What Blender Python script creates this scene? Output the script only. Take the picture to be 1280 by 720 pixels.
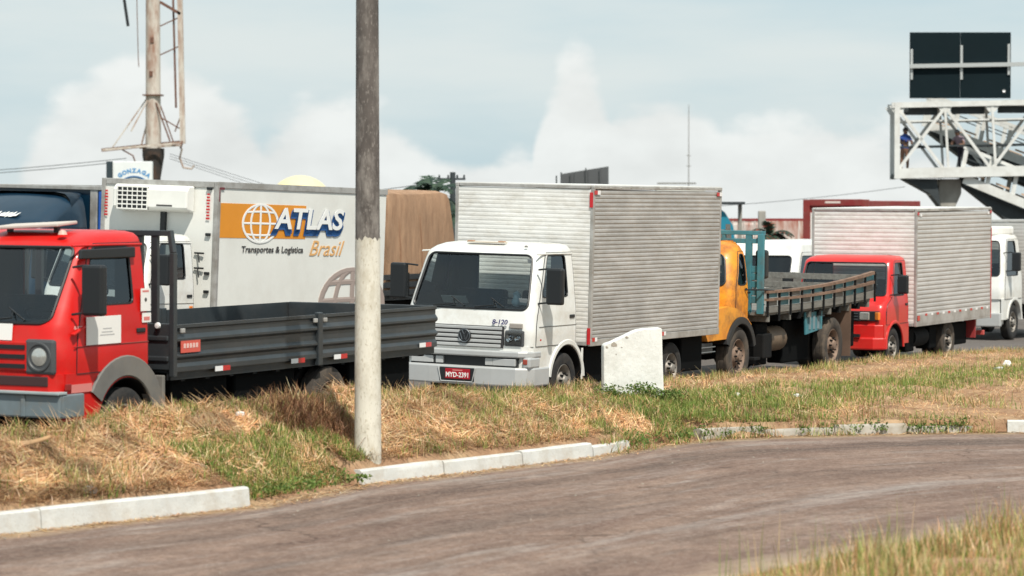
import bpy, bmesh, math, random
import numpy as np
from mathutils import Vector, Matrix, Euler, noise
random.seed(7); RNG = np.random.default_rng(11)
for o in list(bpy.data.objects): bpy.data.objects.remove(o)
SC = bpy.context.scene; COL = SC.collection
R = math.radians; PI = math.pi

# ------------------------------------------------------------------ camera
CAMZ = 2.85
cam = bpy.data.cameras.new('camera'); camo = bpy.data.objects.new('camera', cam); COL.objects.link(camo)
camo.location = (0, 0, CAMZ); camo.rotation_euler = (R(90) - math.atan(98 / 3740), 0, 0)
cam.sensor_width = 36; cam.lens = 36 * 3740 / 1280; cam.clip_start = .5; cam.clip_end = 6000
cam.dof.use_dof = True; cam.dof.focus_distance = 43; cam.dof.aperture_fstop = 2.4
SC.camera = camo
# ------------------------------------------------------------------ sun and sky
SUN = Vector((.19, -.55, .82)).normalized()
sun = bpy.data.lights.new('sun', 'SUN'); suno = bpy.data.objects.new('sun', sun); COL.objects.link(suno)
sun.energy = 5.0; sun.angle = R(.55); sun.color = (1, .94, .84)
suno.rotation_euler = SUN.to_track_quat('Z', 'Y').to_euler(); suno.location = (0, -20, 40)
W = bpy.data.worlds.new('World'); SC.world = W; W.use_nodes = True
def build_world():
    nt = W.node_tree; N = nt.nodes; L = nt.links; N.clear()
    out = N.new('ShaderNodeOutputWorld'); bg = N.new('ShaderNodeBackground'); L.new(bg.outputs[0], out.inputs[0])
    sky = N.new('ShaderNodeTexSky'); sky.sky_type = 'NISHITA'; sky.sun_disc = False
    sky.sun_elevation = math.asin(SUN.z); sky.sun_rotation = math.atan2(SUN.x, SUN.y)
    sky.air_density = 1.0; sky.dust_density = 1.2; sky.ozone_density = 1.6
    tc = N.new('ShaderNodeTexCoord')
    def math_(op, a, b=None, c=None):
        n = N.new('ShaderNodeMath'); n.operation = op
        for i, x in enumerate((a, b, c)):
            if x is None: continue
            if isinstance(x, (int, float)): n.inputs[i].default_value = x
            else: L.new(x, n.inputs[i])
        return n.outputs[0]
    sep = N.new('ShaderNodeSeparateXYZ'); L.new(tc.outputs['Generated'], sep.inputs[0])
    # billowing cumulus: fine warp on large noise, flattened vertically
    mp = N.new('ShaderNodeMapping'); mp.inputs['Scale'].default_value = (1, 1, 1.7); mp.inputs['Location'].default_value = (.37, .1, .02)
    L.new(tc.outputs['Generated'], mp.inputs[0])
    n1 = N.new('ShaderNodeTexNoise'); n1.inputs['Scale'].default_value = 8.5; n1.inputs['Detail'].default_value = 9; n1.inputs['Roughness'].default_value = .53; n1.inputs['Distortion'].default_value = .25
    L.new(mp.outputs[0], n1.inputs[0])
    v1 = N.new('ShaderNodeTexNoise'); v1.inputs['Scale'].default_value = 30; v1.inputs['Detail'].default_value = 7
    L.new(mp.outputs[0], v1.inputs[0])
    # cloud banks standing on the horizon: position given by direction, outline broken by the noise
    def bank(az, wid, top):
        # az in x/y slope, bank height falls off from its middle
        xx = math_('DIVIDE', sep.outputs[0], math_('MAXIMUM', sep.outputs[1], .05))
        dx = math_('DIVIDE', math_('SUBTRACT', xx, az), wid)
        prof = math_('SUBTRACT', 1.0, math_('MULTIPLY', dx, dx))
        h = math_('MULTIPLY', prof, top)
        return math_('SUBTRACT', h, sep.outputs[2])
    nn = math_('MULTIPLY', math_('SUBTRACT', n1.outputs['Fac'], .5), .045)
    n2 = math_('MULTIPLY', math_('SUBTRACT', v1.outputs['Fac'], .5), .040)
    pert = math_('ADD', nn, n2)
    banks = None
    for a in ((-.118, .055, .050), (-.062, .05, .037), (.022, .019, .051), (.048, .036, .041), (.10, .075, .031), (-.01, .05, .02), (.3, .1, .06), (-.3, .1, .052), (.6, .14, .07), (-.75, .2, .06)):
        b = math_('ADD', bank(*a), pert)
        banks = b if banks is None else math_('MAXIMUM', banks, b)
    bm_ = N.new('ShaderNodeMapRange'); bm_.interpolation_type = 'SMOOTHSTEP'; bm_.inputs[1].default_value = -.003; bm_.inputs[2].default_value = .007
    L.new(banks, bm_.inputs[0])
    # general high veil
    mp2 = N.new('ShaderNodeMapping'); mp2.inputs['Scale'].default_value = (1, 1, 5); mp2.inputs['Location'].default_value = (2.1, .4, .3)
    L.new(tc.outputs['Generated'], mp2.inputs[0])
    n3 = N.new('ShaderNodeTexNoise'); n3.inputs['Scale'].default_value = 3.2; n3.inputs['Detail'].default_value = 6; n3.inputs['Roughness'].default_value = .55
    L.new(mp2.outputs[0], n3.inputs[0])
    veil = N.new('ShaderNodeMapRange'); veil.interpolation_type = 'SMOOTHSTEP'; veil.inputs[1].default_value = .36; veil.inputs[2].default_value = .70; veil.inputs[3].default_value = .0; veil.inputs[4].default_value = .95
    L.new(n3.outputs['Fac'], veil.inputs[0])
    # cloud colour: warm white with faint grey billows
    cr = N.new('ShaderNodeMapRange'); cr.inputs[1].default_value = .3; cr.inputs[2].default_value = .62; cr.inputs[3].default_value = .86; cr.inputs[4].default_value = 1.0
    L.new(v1.outputs['Fac'], cr.inputs[0])
    cc = N.new('ShaderNodeMix'); cc.data_type = 'RGBA'; cc.inputs[0].default_value = 1; cc.blend_type = 'MULTIPLY'
    cc.inputs[6].default_value = (8.9, 9.15, 8.95, 1); L.new(cr.outputs[0], cc.inputs[7])
    mixv = N.new('ShaderNodeMix'); mixv.data_type = 'RGBA'; L.new(veil.outputs[0], mixv.inputs[0]); mixv.inputs[7].default_value = (7.5, 8.1, 8.0, 1)
    hz_ = N.new('ShaderNodeMix'); hz_.data_type = 'RGBA'; hz_.inputs[0].default_value = .85; L.new(sky.outputs[0], hz_.inputs[6]); hz_.inputs[7].default_value = (5.75, 7.3, 7.9, 1); L.new(hz_.outputs[2], mixv.inputs[6])
    mixb = N.new('ShaderNodeMix'); mixb.data_type = 'RGBA'; L.new(math_('MULTIPLY', bm_.outputs[0], .92), mixb.inputs[0]); L.new(mixv.outputs[2], mixb.inputs[6]); L.new(cc.outputs[2], mixb.inputs[7])
    L.new(mixb.outputs[2], bg.inputs['Color']); bg.inputs['Strength'].default_value = .10
build_world()
vs = SC.view_settings; vs.view_transform = 'Standard'; vs.look = 'None'; vs.gamma = 1; vs.exposure = 0; vs.use_curve_mapping = False
SC.render.engine = 'CYCLES'

# ------------------------------------------------------------------ helpers
def tag(o, label=None, cat=None, group=None, kind=None):
    if label: o['label'] = label
    if cat: o['category'] = cat
    if group: o['group'] = group
    if kind: o['kind'] = kind
    return o
def thing(name, label, cat, loc=(0, 0, 0), rot=(0, 0, 0), group=None):
    o = bpy.data.objects.new(name, None); COL.objects.link(o); o.location = loc; o.rotation_euler = rot
    o.empty_display_size = .2
    return tag(o, label, cat, group)
def obj(name, me, parent=None):
    o = bpy.data.objects.new(name, me); COL.objects.link(o); o.parent = parent; return o
def copy_tree(o, parent=None):
    c = o.copy(); COL.objects.link(c); c.parent = parent
    for ch in list(o.children): copy_tree(ch, c)
    return c
class MB:
    def __init__(s): s.v = []; s.f = []; s.m = []; s.mats = []; s.cur = 0
    def use(s, mat):
        if mat not in s.mats: s.mats.append(mat)
        s.cur = s.mats.index(mat); return s
    def add(s, vs_, fs):
        b = len(s.v); s.v += [tuple(p) for p in vs_]; s.f += [tuple(b + i for i in f) for f in fs]; s.m += [s.cur] * len(fs); return s
    def box(s, c, d, M=None):
        x, y, z = d[0] / 2, d[1] / 2, d[2] / 2
        P = [Vector((i * x, j * y, k * z)) for k in (-1, 1) for j in (-1, 1) for i in (-1, 1)]
        if M is not None: P = [M @ p for p in P]
        return s.add([p + Vector(c) for p in P], [(0, 2, 3, 1), (4, 5, 7, 6), (0, 1, 5, 4), (2, 6, 7, 3), (0, 4, 6, 2), (1, 3, 7, 5)])
    def bar(s, a, b, w, h=None, up=(0, 0, 1)):
        a = Vector(a); b = Vector(b); h = h or w; d = (b - a); L = d.length; d.normalize()
        u = Vector(up)
        if abs(d.dot(u)) > .98: u = Vector((0, 1, 0))
        r = d.cross(u).normalized(); u = r.cross(d)
        M = Matrix((d, r, u)).transposed()
        return s.box((a + b) / 2, (L, w, h), M)
    def prism(s, poly, axis, a, b):
        # poly: 2D points in the plane normal to axis ('x': (y,z), 'y': (x,z), 'z': (x,y))
        def P(p, t): return (t, p[0], p[1]) if axis == 'x' else (p[0], t, p[1]) if axis == 'y' else (p[0], p[1], t)
        n = len(poly); V = [P(p, a) for p in poly] + [P(p, b) for p in poly]
        F = [tuple(range(n)), tuple(range(2 * n - 1, n - 1, -1))] + [(i, i + n, (i + 1) % n + n, (i + 1) % n) for i in range(n)]
        return s.add(V, F)
    def tube(s, pts, r, n=8, closed=False, r2=None):
        pts = [Vector(p) for p in pts]; k = len(pts); V = []; prev = None
        for i, p in enumerate(pts):
            if closed: t = (pts[(i + 1) % k] - pts[i - 1])
            else: t = pts[min(i + 1, k - 1)] - pts[max(i - 1, 0)]
            t.normalize()
            u = Vector((0, 0, 1)) if abs(t.z) < .9 else Vector((1, 0, 0))
            if prev is not None:
                u = prev - t * prev.dot(t)
                if u.length < 1e-4: u = Vector((0, 1, 0))
            a = (u - t * u.dot(t)).normalized(); prev = a; b = t.cross(a)
            rr = r if r2 is None else r + (r2 - r) * i / (k - 1)
            V += [p + (a * math.cos(2 * PI * j / n) + b * math.sin(2 * PI * j / n)) * rr for j in range(n)]
        F = []
        for i in range(k if closed else k - 1):
            i2 = (i + 1) % k
            F += [(i * n + j, i * n + (j + 1) % n, i2 * n + (j + 1) % n, i2 * n + j) for j in range(n)]
        if not closed: F += [tuple(range(n - 1, -1, -1)), tuple((k - 1) * n + j for j in range(n))]
        return s.add(V, F)
    def lathe(s, prof, c=(0, 0, 0), axis='y', n=32, arc=(0, 2 * PI)):
        full = abs(arc[1] - arc[0] - 2 * PI) < 1e-6; m = n if full else n + 1; V = []
        for i in range(m):
            a = arc[0] + (arc[1] - arc[0]) * i / n; ca, sa = math.cos(a), math.sin(a)
            for r, h in prof:
                p = (r * ca, h, r * sa) if axis == 'y' else (h, r * ca, r * sa) if axis == 'x' else (r * ca, r * sa, h)
                V.append((p[0] + c[0], p[1] + c[1], p[2] + c[2]))
        k = len(prof); F = []
        for i in range(n):
            i2 = (i + 1) % m
            F += [(i * k + j, i * k + j + 1, i2 * k + j + 1, i2 * k + j) for j in range(k - 1)]
        return s.add(V, F)
    def grid(s, rows):
        n = len(rows[0]); V = [p for r in rows for p in r]
        return s.add(V, [(i * n + j, i * n + j + 1, (i + 1) * n + j + 1, (i + 1) * n + j) for i in range(len(rows) - 1) for j in range(n - 1)])
    def build(s, name, mat=None, parent=None, bevel=0, smooth=None, solid=0, recalc=True, uv=None):
        me = bpy.data.meshes.new(name); me.from_pydata(s.v, [], s.f)
        for m in (s.mats or [mat]): me.materials.append(m)
        if s.mats: me.polygons.foreach_set('material_index', s.m)
        if recalc:
            b = bmesh.new(); b.from_mesh(me); bmesh.ops.recalc_face_normals(b, faces=b.faces); b.to_mesh(me); b.free()
        if uv is not None:
            ul = me.uv_layers.new(name='UVMap'); li = np.zeros(len(me.loops), int); me.loops.foreach_get('vertex_index', li)
            ul.data.foreach_set('uv', np.asarray(uv, np.float32)[li].ravel())
        if smooth:
            me.polygons.foreach_set('use_smooth', [True] * len(me.polygons)); me.set_sharp_from_angle(angle=R(smooth))
        o = obj(name, me, parent)
        if bevel:
            b = o.modifiers.new('bevel', 'BEVEL'); b.width = bevel; b.segments = 2; b.limit_method = 'ANGLE'; b.angle_limit = R(40)
        if solid:
            b = o.modifiers.new('solid', 'SOLIDIFY'); b.thickness = solid; b.offset = -1
        return o
def boxo(name, c, d, mat, parent=None, bevel=0, M=None): return MB().box(c, d, M).build(name, mat, parent, bevel)
def tubeo(name, pts, r, mat, parent=None, n=8, **k): return MB().tube(pts, r, n, **k).build(name, mat, parent, smooth=50)
def text(name, s, size, mat, parent, O, A, B, bold=0, shear=0, ext=.002, align='CENTER', space=1.0, sx=1.0, width=None):
    cu = bpy.data.curves.new('t', 'FONT'); cu.body = s; cu.size = size; cu.offset = bold; cu.shear = shear; cu.extrude = ext
    cu.align_x = align; cu.align_y = 'CENTER'; cu.resolution_u = 3; cu.space_character = space
    t = bpy.data.objects.new('t', cu); me = bpy.data.meshes.new_from_object(t); bpy.data.objects.remove(t)
    A = Vector(A).normalized(); B = Vector(B).normalized(); C = A.cross(B); O = Vector(O)
    if width: xs = [v.co.x for v in me.vertices]; sx = width / (max(xs) - min(xs))
    for v in me.vertices: v.co = O + A * v.co.x * sx + B * v.co.y + C * v.co.z
    me.name = name; me.materials.clear(); me.materials.append(mat)
    return obj(name, me, parent)

# ------------------------------------------------------------------ materials
MATS = {}
def mat(name, col, rough=.5, metal=0, var=0, vscale=3, col2=None, bump=0, bscale=40, coat=0, stretch=None, spec=.5, dirt=0, dirtcol=(.22, .17, .12), dscale=1.2, coord='Object', speck=0):
    """procedural paint / metal / stone: base colour broken by noise, patchy dirt, fine relief"""
    if name in MATS: return MATS[name]
    m = bpy.data.materials.new(name); m.use_nodes = True; nt = m.node_tree; N = nt.nodes; L = nt.links
    b = N['Principled BSDF']; b.inputs['Base Color'].default_value = (*col, 1); b.inputs['Roughness'].default_value = rough; b.inputs['Metallic'].default_value = metal
    b.inputs['Coat Weight'].default_value = coat; b.inputs['Coat Roughness'].default_value = .08; b.inputs['Specular IOR Level'].default_value = spec
    tc = N.new('ShaderNodeTexCoord'); mp = N.new('ShaderNodeMapping'); L.new(tc.outputs[coord], mp.inputs[0])
    if stretch: mp.inputs['Scale'].default_value = stretch
    last = None
    def nz(scale, det=5, ro=.6):
        n = N.new('ShaderNodeTexNoise'); n.inputs['Scale'].default_value = scale; n.inputs['Detail'].default_value = det; n.inputs['Roughness'].default_value = ro
        L.new(mp.outputs[0], n.inputs[0]); return n.outputs['Fac']
    def ramp(fac, a, b2):
        r = N.new('ShaderNodeMapRange'); r.inputs[1].default_value = a; r.inputs[2].default_value = b2; L.new(fac, r.inputs[0]); return r.outputs[0]
    def mix(fac, c1, c2):
        x = N.new('ShaderNodeMix'); x.data_type = 'RGBA'
        if isinstance(fac, float): x.inputs[0].default_value = fac
        else: L.new(fac, x.inputs[0])
        for i, c in ((6, c1), (7, c2)):
            if isinstance(c, tuple): x.inputs[i].default_value = (*c, 1)
            else: L.new(c, x.inputs[i])
        return x.outputs[2]
    cur = tuple(col)
    if var:
        c2 = col2 or tuple(max(0, c * (1 - var)) for c in col)
        cur = mix(ramp(nz(vscale), .32, .68), cur, c2)
    if dirt:
        n = N.new('ShaderNodeMath'); n.operation = 'MULTIPLY'; n.inputs[1].default_value = dirt; L.new(ramp(nz(dscale, 8, .7), .46, .68), n.inputs[0])
        cur = mix(n.outputs[0], cur, dirtcol)
    if speck:
        n = N.new('ShaderNodeMath'); n.operation = 'MULTIPLY'; n.inputs[1].default_value = speck; L.new(ramp(nz(60, 2, .5), .60, .68), n.inputs[0])
        cur = mix(n.outputs[0], cur, dirtcol)
    if not isinstance(cur, tuple): L.new(cur, b.inputs['Base Color'])
    if var or dirt:
        r = N.new('ShaderNodeMapRange'); r.inputs[3].default_value = max(.05, rough - .08); r.inputs[4].default_value = min(1, rough + .15); L.new(nz(vscale * 2.3), r.inputs[0]); L.new(r.outputs[0], b.inputs['Roughness'])
    if bump:
        bp = N.new('ShaderNodeBump'); bp.inputs['Strength'].default_value = 1; bp.inputs['Distance'].default_value = bump; L.new(nz(bscale, 6, .65), bp.inputs['Height']); L.new(bp.outputs[0], b.inputs['Normal'])
    MATS[name] = m; return m
def glass(name, tint, gloss=.06):
    if name in MATS: return MATS[name]
    m = bpy.data.materials.new(name); m.use_nodes = True; N = m.node_tree.nodes; L = m.node_tree.links; N.clear()
    o = N.new('ShaderNodeOutputMaterial'); t = N.new('ShaderNodeBsdfTransparent'); t.inputs[0].default_value = (*tint, 1)
    g = N.new('ShaderNodeBsdfGlossy'); g.inputs['Roughness'].default_value = .03; g.inputs['Color'].default_value = (.9, .95, 1, 1)
    f = N.new('ShaderNodeFresnel'); f.inputs['IOR'].default_value = 1.65; mx = N.new('ShaderNodeMixShader')
    L.new(f.outputs[0], mx.inputs[0]); L.new(t.outputs[0], mx.inputs[1]); L.new(g.outputs[0], mx.inputs[2]); L.new(mx.outputs[0], o.inputs[0])
    MATS[name] = m; return m
WHITE = mat('white_paint', (.73, .735, .71), .32, var=.06, vscale=1.5, coat=.2, dirt=.45, dscale=2.6, dirtcol=(.44, .39, .31), speck=.12)
WHITE2 = mat('white_panel', (.78, .78, .74), .45, var=.05, vscale=.8, dirt=.25, dscale=.9, dirtcol=(.5, .47, .42))
RED = mat('red_paint', (.60, .010, .008), .38, var=.2, vscale=1.1, coat=.12, spec=.3, dirt=.3, dscale=1.7, dirtcol=(.35, .07, .05))
RED2 = mat('bright_red_paint', (.62, .016, .014), .34, var=.15, vscale=1.3, coat=.3, dirt=.25, dscale=2, dirtcol=(.34, .1, .06))
YEL = mat('yellow_paint', (.80, .34, .025), .42, var=.3, vscale=1.5, col2=(.72, .22, .012), dirt=.85, dscale=2.6, dirtcol=(.20, .075, .025), coat=.1)
TEAL = mat('teal_paint', (.055, .23, .28), .55, var=.3, vscale=4, dirt=.6, dscale=5, dirtcol=(.10, .10, .09))
NAVY = mat('navy_paint', (.004, .024, .05), .3, coat=.3, var=.15, vscale=1)
BLUE = mat('blue_paint', (.02, .10, .42), .35, coat=.3, var=.1)
BLACK = mat('black_steel', (.018, .022, .026), .42, var=.3, vscale=3, dirt=.25, dirtcol=(.09, .08, .07))
BEDGREY = mat('charcoal_steel', (.030, .037, .042), .38, var=.25, vscale=2, dirt=.3, dscale=3, dirtcol=(.075, .07, .065), coat=.15)
CHASSIS = mat('chassis_black', (.007, .008, .009), .75, var=.3, dirt=.3, dirtcol=(.028, .023, .019), spec=.2)
UNDER = mat('under_shade', (.004, .0045, .005), .85, spec=.1)  # even black for the blocks added as shade under the trucks
PLASTIC = mat('black_plastic', (.012, .014, .016), .45)
RUBBER = mat('rubber', (.016, .016, .017), .82, var=.3, vscale=6, dirt=.5, dscale=4, dirtcol=(.07, .058, .045), bump=.002, bscale=30)
DUSTRUB = mat('dusty_rubber', (.05, .042, .036), .9, var=.4, vscale=6, dirt=.7, dscale=3, dirtcol=(.17, .13, .095), bump=.002, bscale=30)
GREYPL = mat('grey_plastic', (.17, .165, .155), .6, var=.2, vscale=4, dirt=.4, dirtcol=(.25, .21, .16))
DARKGREY = mat('dark_grey_plastic', (.07, .075, .08), .5, var=.2)
RIM = mat('steel_rim', (.32, .30, .27), .5, metal=.3, var=.3, vscale=9, dirt=.6, dscale=7, dirtcol=(.18, .12, .08))
RIMBR = mat('dusty_rim', (.22, .15, .11), .7, var=.4, vscale=9, dirt=.7, dscale=6, dirtcol=(.3, .2, .14))
CHROME = mat('chrome', (.75, .76, .78), .12, metal=1)
SILVER = mat('silver_paint', (.52, .53, .53), .38, metal=.25, var=.1, dirt=.2, dirtcol=(.4, .37, .32))
BUMPG = mat('blue_grey_paint', (.16, .20, .22), .42, var=.25, vscale=4, dirt=.5, dscale=4, dirtcol=(.25, .22, .18))
ALU = mat('weathered_aluminium', (.50, .485, .465), .45, metal=.3, var=.30, vscale=1.3, stretch=(1, 1, 2.6), dirt=.6, dscale=1.6, dirtcol=(.31, .29, .265), bump=.012, bscale=2.2)
ALUW = mat('pale_aluminium', (.78, .775, .75), .45, metal=.12, var=.12, vscale=1.2, stretch=(1, 1, 2), dirt=.5, dscale=2.6, dirtcol=(.45, .41, .34), bump=.010, bscale=2.2)
ALUB = mat('brushed_aluminium', (.58, .565, .545), .4, metal=.35, var=.14, vscale=1.5, stretch=(1, 1, 2.4), dirt=.4, dscale=1.6, dirtcol=(.36, .34, .31))
ALUFR = mat('aluminium_frame', (.50, .49, .47), .42, metal=.4, var=.2, dirt=.5, dscale=3, dirtcol=(.22, .18, .14))
REFW = mat('reflector_white', (.8, .8, .8), .3); REFR = mat('reflector_red', (.5, .012, .018), .25, coat=.5)
ORANGE = mat('orange_lens', (.75, .2, .02), .2, coat=.6); LENS = mat('lamp_lens', (.62, .62, .58), .08, metal=.6, coat=1, var=.2, vscale=20)
PAPER = mat('paper', (.80, .79, .76), .8, var=.04); INK = mat('ink', (.06, .06, .06), .8); INKRED = mat('red_print', (.5, .03, .03), .7); INKPINK = mat('faded_print', (.62, .2, .18), .7)
INTER = mat('cab_lining', (.05, .058, .06), .8, var=.2); SEAT = mat('seat_cloth', (.05, .05, .055), .95, var=.3, vscale=12)
GLASS = glass('windscreen', (.74, .82, .82)); GLASSD = glass('side_glass', (.25, .3, .31)); GLASSX = glass('dark_glass', (.10, .13, .14))
ORG = mat('stripe_orange', (.74, .28, .018), .4, var=.06); ATB = mat('letter_blue', (.012, .085, .27), .4); GLOBEW = mat('decal_white', (.84, .84, .82), .45)
TXT = mat('letter_dark', (.06, .055, .055), .6); TAN = mat('globe_taupe', (.36, .29, .26), .6); BRA = mat('script_orange', (.72, .40, .15), .6)
TARP = mat('brown_tarp', (.43, .26, .155), .85, var=.35, vscale=1.3, stretch=(2.5, 2.5, .5), dirt=.6, dscale=3, dirtcol=(.23, .125, .07), bump=.03, bscale=4.5)
DWOOD = mat('weathered_plank', (.22, .215, .195), .85, var=.4, vscale=5, stretch=(.5, 3, 3), dirt=.6, dscale=4, dirtcol=(.10, .085, .07), bump=.004, bscale=25)
BWOOD = mat('brown_rail', (.24, .15, .105), .85, var=.4, vscale=6, dirt=.5, dscale=6, dirtcol=(.10, .06, .04), bump=.003)
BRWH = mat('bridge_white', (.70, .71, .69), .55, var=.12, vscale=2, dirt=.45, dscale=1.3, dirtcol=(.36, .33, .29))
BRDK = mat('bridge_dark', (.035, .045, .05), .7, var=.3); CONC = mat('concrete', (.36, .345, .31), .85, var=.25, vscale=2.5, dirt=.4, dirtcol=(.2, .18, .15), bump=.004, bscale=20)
POLEC = mat('pole_concrete', (.125, .108, .098), .88, var=.45, vscale=5, stretch=(1, 1, .35), dirt=.8, dscale=6, dirtcol=(.30, .275, .25), bump=.004, bscale=35, speck=.5)
POLEW = mat('pole_whitewash', (.70, .67, .58), .85, var=.15, vscale=5, stretch=(1, 1, .4), dirt=.8, dscale=4.5, dirtcol=(.36, .31, .22), bump=.004, bscale=30, speck=.6)
SLABW = mat('whitewash', (.80, .80, .77), .85, var=.06, vscale=3, dirt=.45, dscale=3.5, dirtcol=(.5, .48, .43), bump=.006, bscale=16, speck=.35)
KERBW = mat('kerb_whitewash', (.62, .63, .61), .85, var=.18, vscale=4, dirt=.6, dscale=3.2, dirtcol=(.40, .35, .28), bump=.006, bscale=20, speck=.4)
KERBD = mat('kerb_bare', (.44, .41, .36), .9, var=.3, vscale=4, dirt=.7, dscale=3, dirtcol=(.30, .24, .17), bump=.006, bscale=20)
RUSTW = mat('rusty_white_steel', (.62, .58, .54), .6, var=.2, dirt=1, dscale=1.6, stretch=(3, 3, .5), dirtcol=(.30, .085, .05)); MAROON = mat('maroon_paint', (.25, .022, .022), .5, var=.2, dirt=.3)
MASTW = mat('mast_white', (.60, .55, .49), .7, var=.25, vscale=2.5, dirt=1, dscale=1.4, stretch=(1.4, 1.4, .35), dirtcol=(.22, .08, .035)); RUST = mat('rust', (.16, .075, .05), .8, var=.4, vscale=5)
BILL = mat('billboard_back', (.085, .09, .097), .7, var=.2, vscale=.8); DOMEY = mat('dome_yellow', (.80, .68, .38), .6, var=.08)
SKINM = mat('skin', (.16, .085, .055), .6); SHIRTB = mat('shirt_blue', (.02, .06, .25), .9); SHIRTP = mat('shirt_mauve', (.26, .20, .24), .9); PANTD = mat('trouser_dark', (.02, .02, .03), .9); PANTB = mat('trouser_brown', (.22, .12, .08), .9)

# ------------------------------------------------------------------ road frame: s runs up the queue (away), l across it (away from the verge)
YAW = R(-117); D2 = Vector((-math.cos(YAW), -math.sin(YAW))); N2 = Vector((-math.sin(YAW), math.cos(YAW)))
S0, Q0 = 39.57, -20.04
def sq(s, q): return D2 * s + N2 * q
def road_z(s, q):
    t = min(max(s - S0, -22), 38); l = Q0 - q
    return -.0125 * t + .013 * max(min(l, 30), -3)
def pose(s, l):
    p = sq(S0 + s, Q0 - l); return (p.x, p.y, road_z(S0 + s, Q0 - l))
def lerp_tab(x, tab):
    if x <= tab[0][0]: return tab[0][1]
    for (a, b), (c, d) in zip(tab, tab[1:]):
        if x <= c: return b + (d - b) * (x - a) / (c - a)
    return tab[-1][1]
KQ = [(12, -17.2), (16, -16.9), (21.3, -15.9), (22.83, -15.59), (24.49, -15.26), (26.0, -15.36), (26.96, -15.42), (28.93, -15.13), (30.97, -14.85), (32.52, -14.85), (34.01, -14.66), (35.16, -13.85), (36.6, -12.22), (36.97, -11.5), (38.2, -8), (40, -3), (41, 0), (90, 0)]
CR = [(14, .5), (20, .60), (22.7, .68), (25.3, .80), (28.9, .74), (32.7, .56), (36.2, .40), (39.2, .38), (45, .24), (48.7, .25), (53, .17), (57, .06), (70, -.1), (90, -.3)]
def qfar(s): return lerp_tab(s, [(33, -17.55), (39, -18.35), (60, -18.5)])
def kq(s): return lerp_tab(s, KQ)
def mound_z(s, q):
    qf = qfar(s); qc = qf + .65; qk = kq(s); hc = lerp_tab(s, CR); hk = .17 if s < 45 else .17 - min(.27, (s - 45) * .013)
    if q <= qc:
        t = max(0, (q - qf) / (qc - qf)); t = t * t * (3 - 2 * t); z0 = road_z(s, qf) - .06; return z0 + (hc - z0) * t
    Dm = max(.3, min(qk - qc, 4.5)); t = max(0, 1 - (q - qc) / Dm); t = t ** .85; t = t * t * (3 - 2 * t) * .45 + t * .55
    z = hk + (hc - hk) * t
    e = min(1, max(0, (qk - q) / .5)) * min(1, t * 3 + .3)
    P = sq(s, q)
    ew = .6 if (24.4 < s < 26.8 or 32.2 < s < 34.1) else .11
    fk = min(1, max(0, (qk - q) / ew)); fk = fk * fk * (3 - 2 * fk)
    z = .0 + (z - .0) * fk if s < 45 else z
    return z + e * (.12 * noise.noise((P.x * .9, P.y * .9, 3.1)) + .10 * noise.noise((P.x * 2.4, P.y * 2.4, 1.7)) + .05 * noise.noise((P.x * 5.5, P.y * 5.5, .7))) * min(1, max(.35, (46 - s) / 8))

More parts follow.
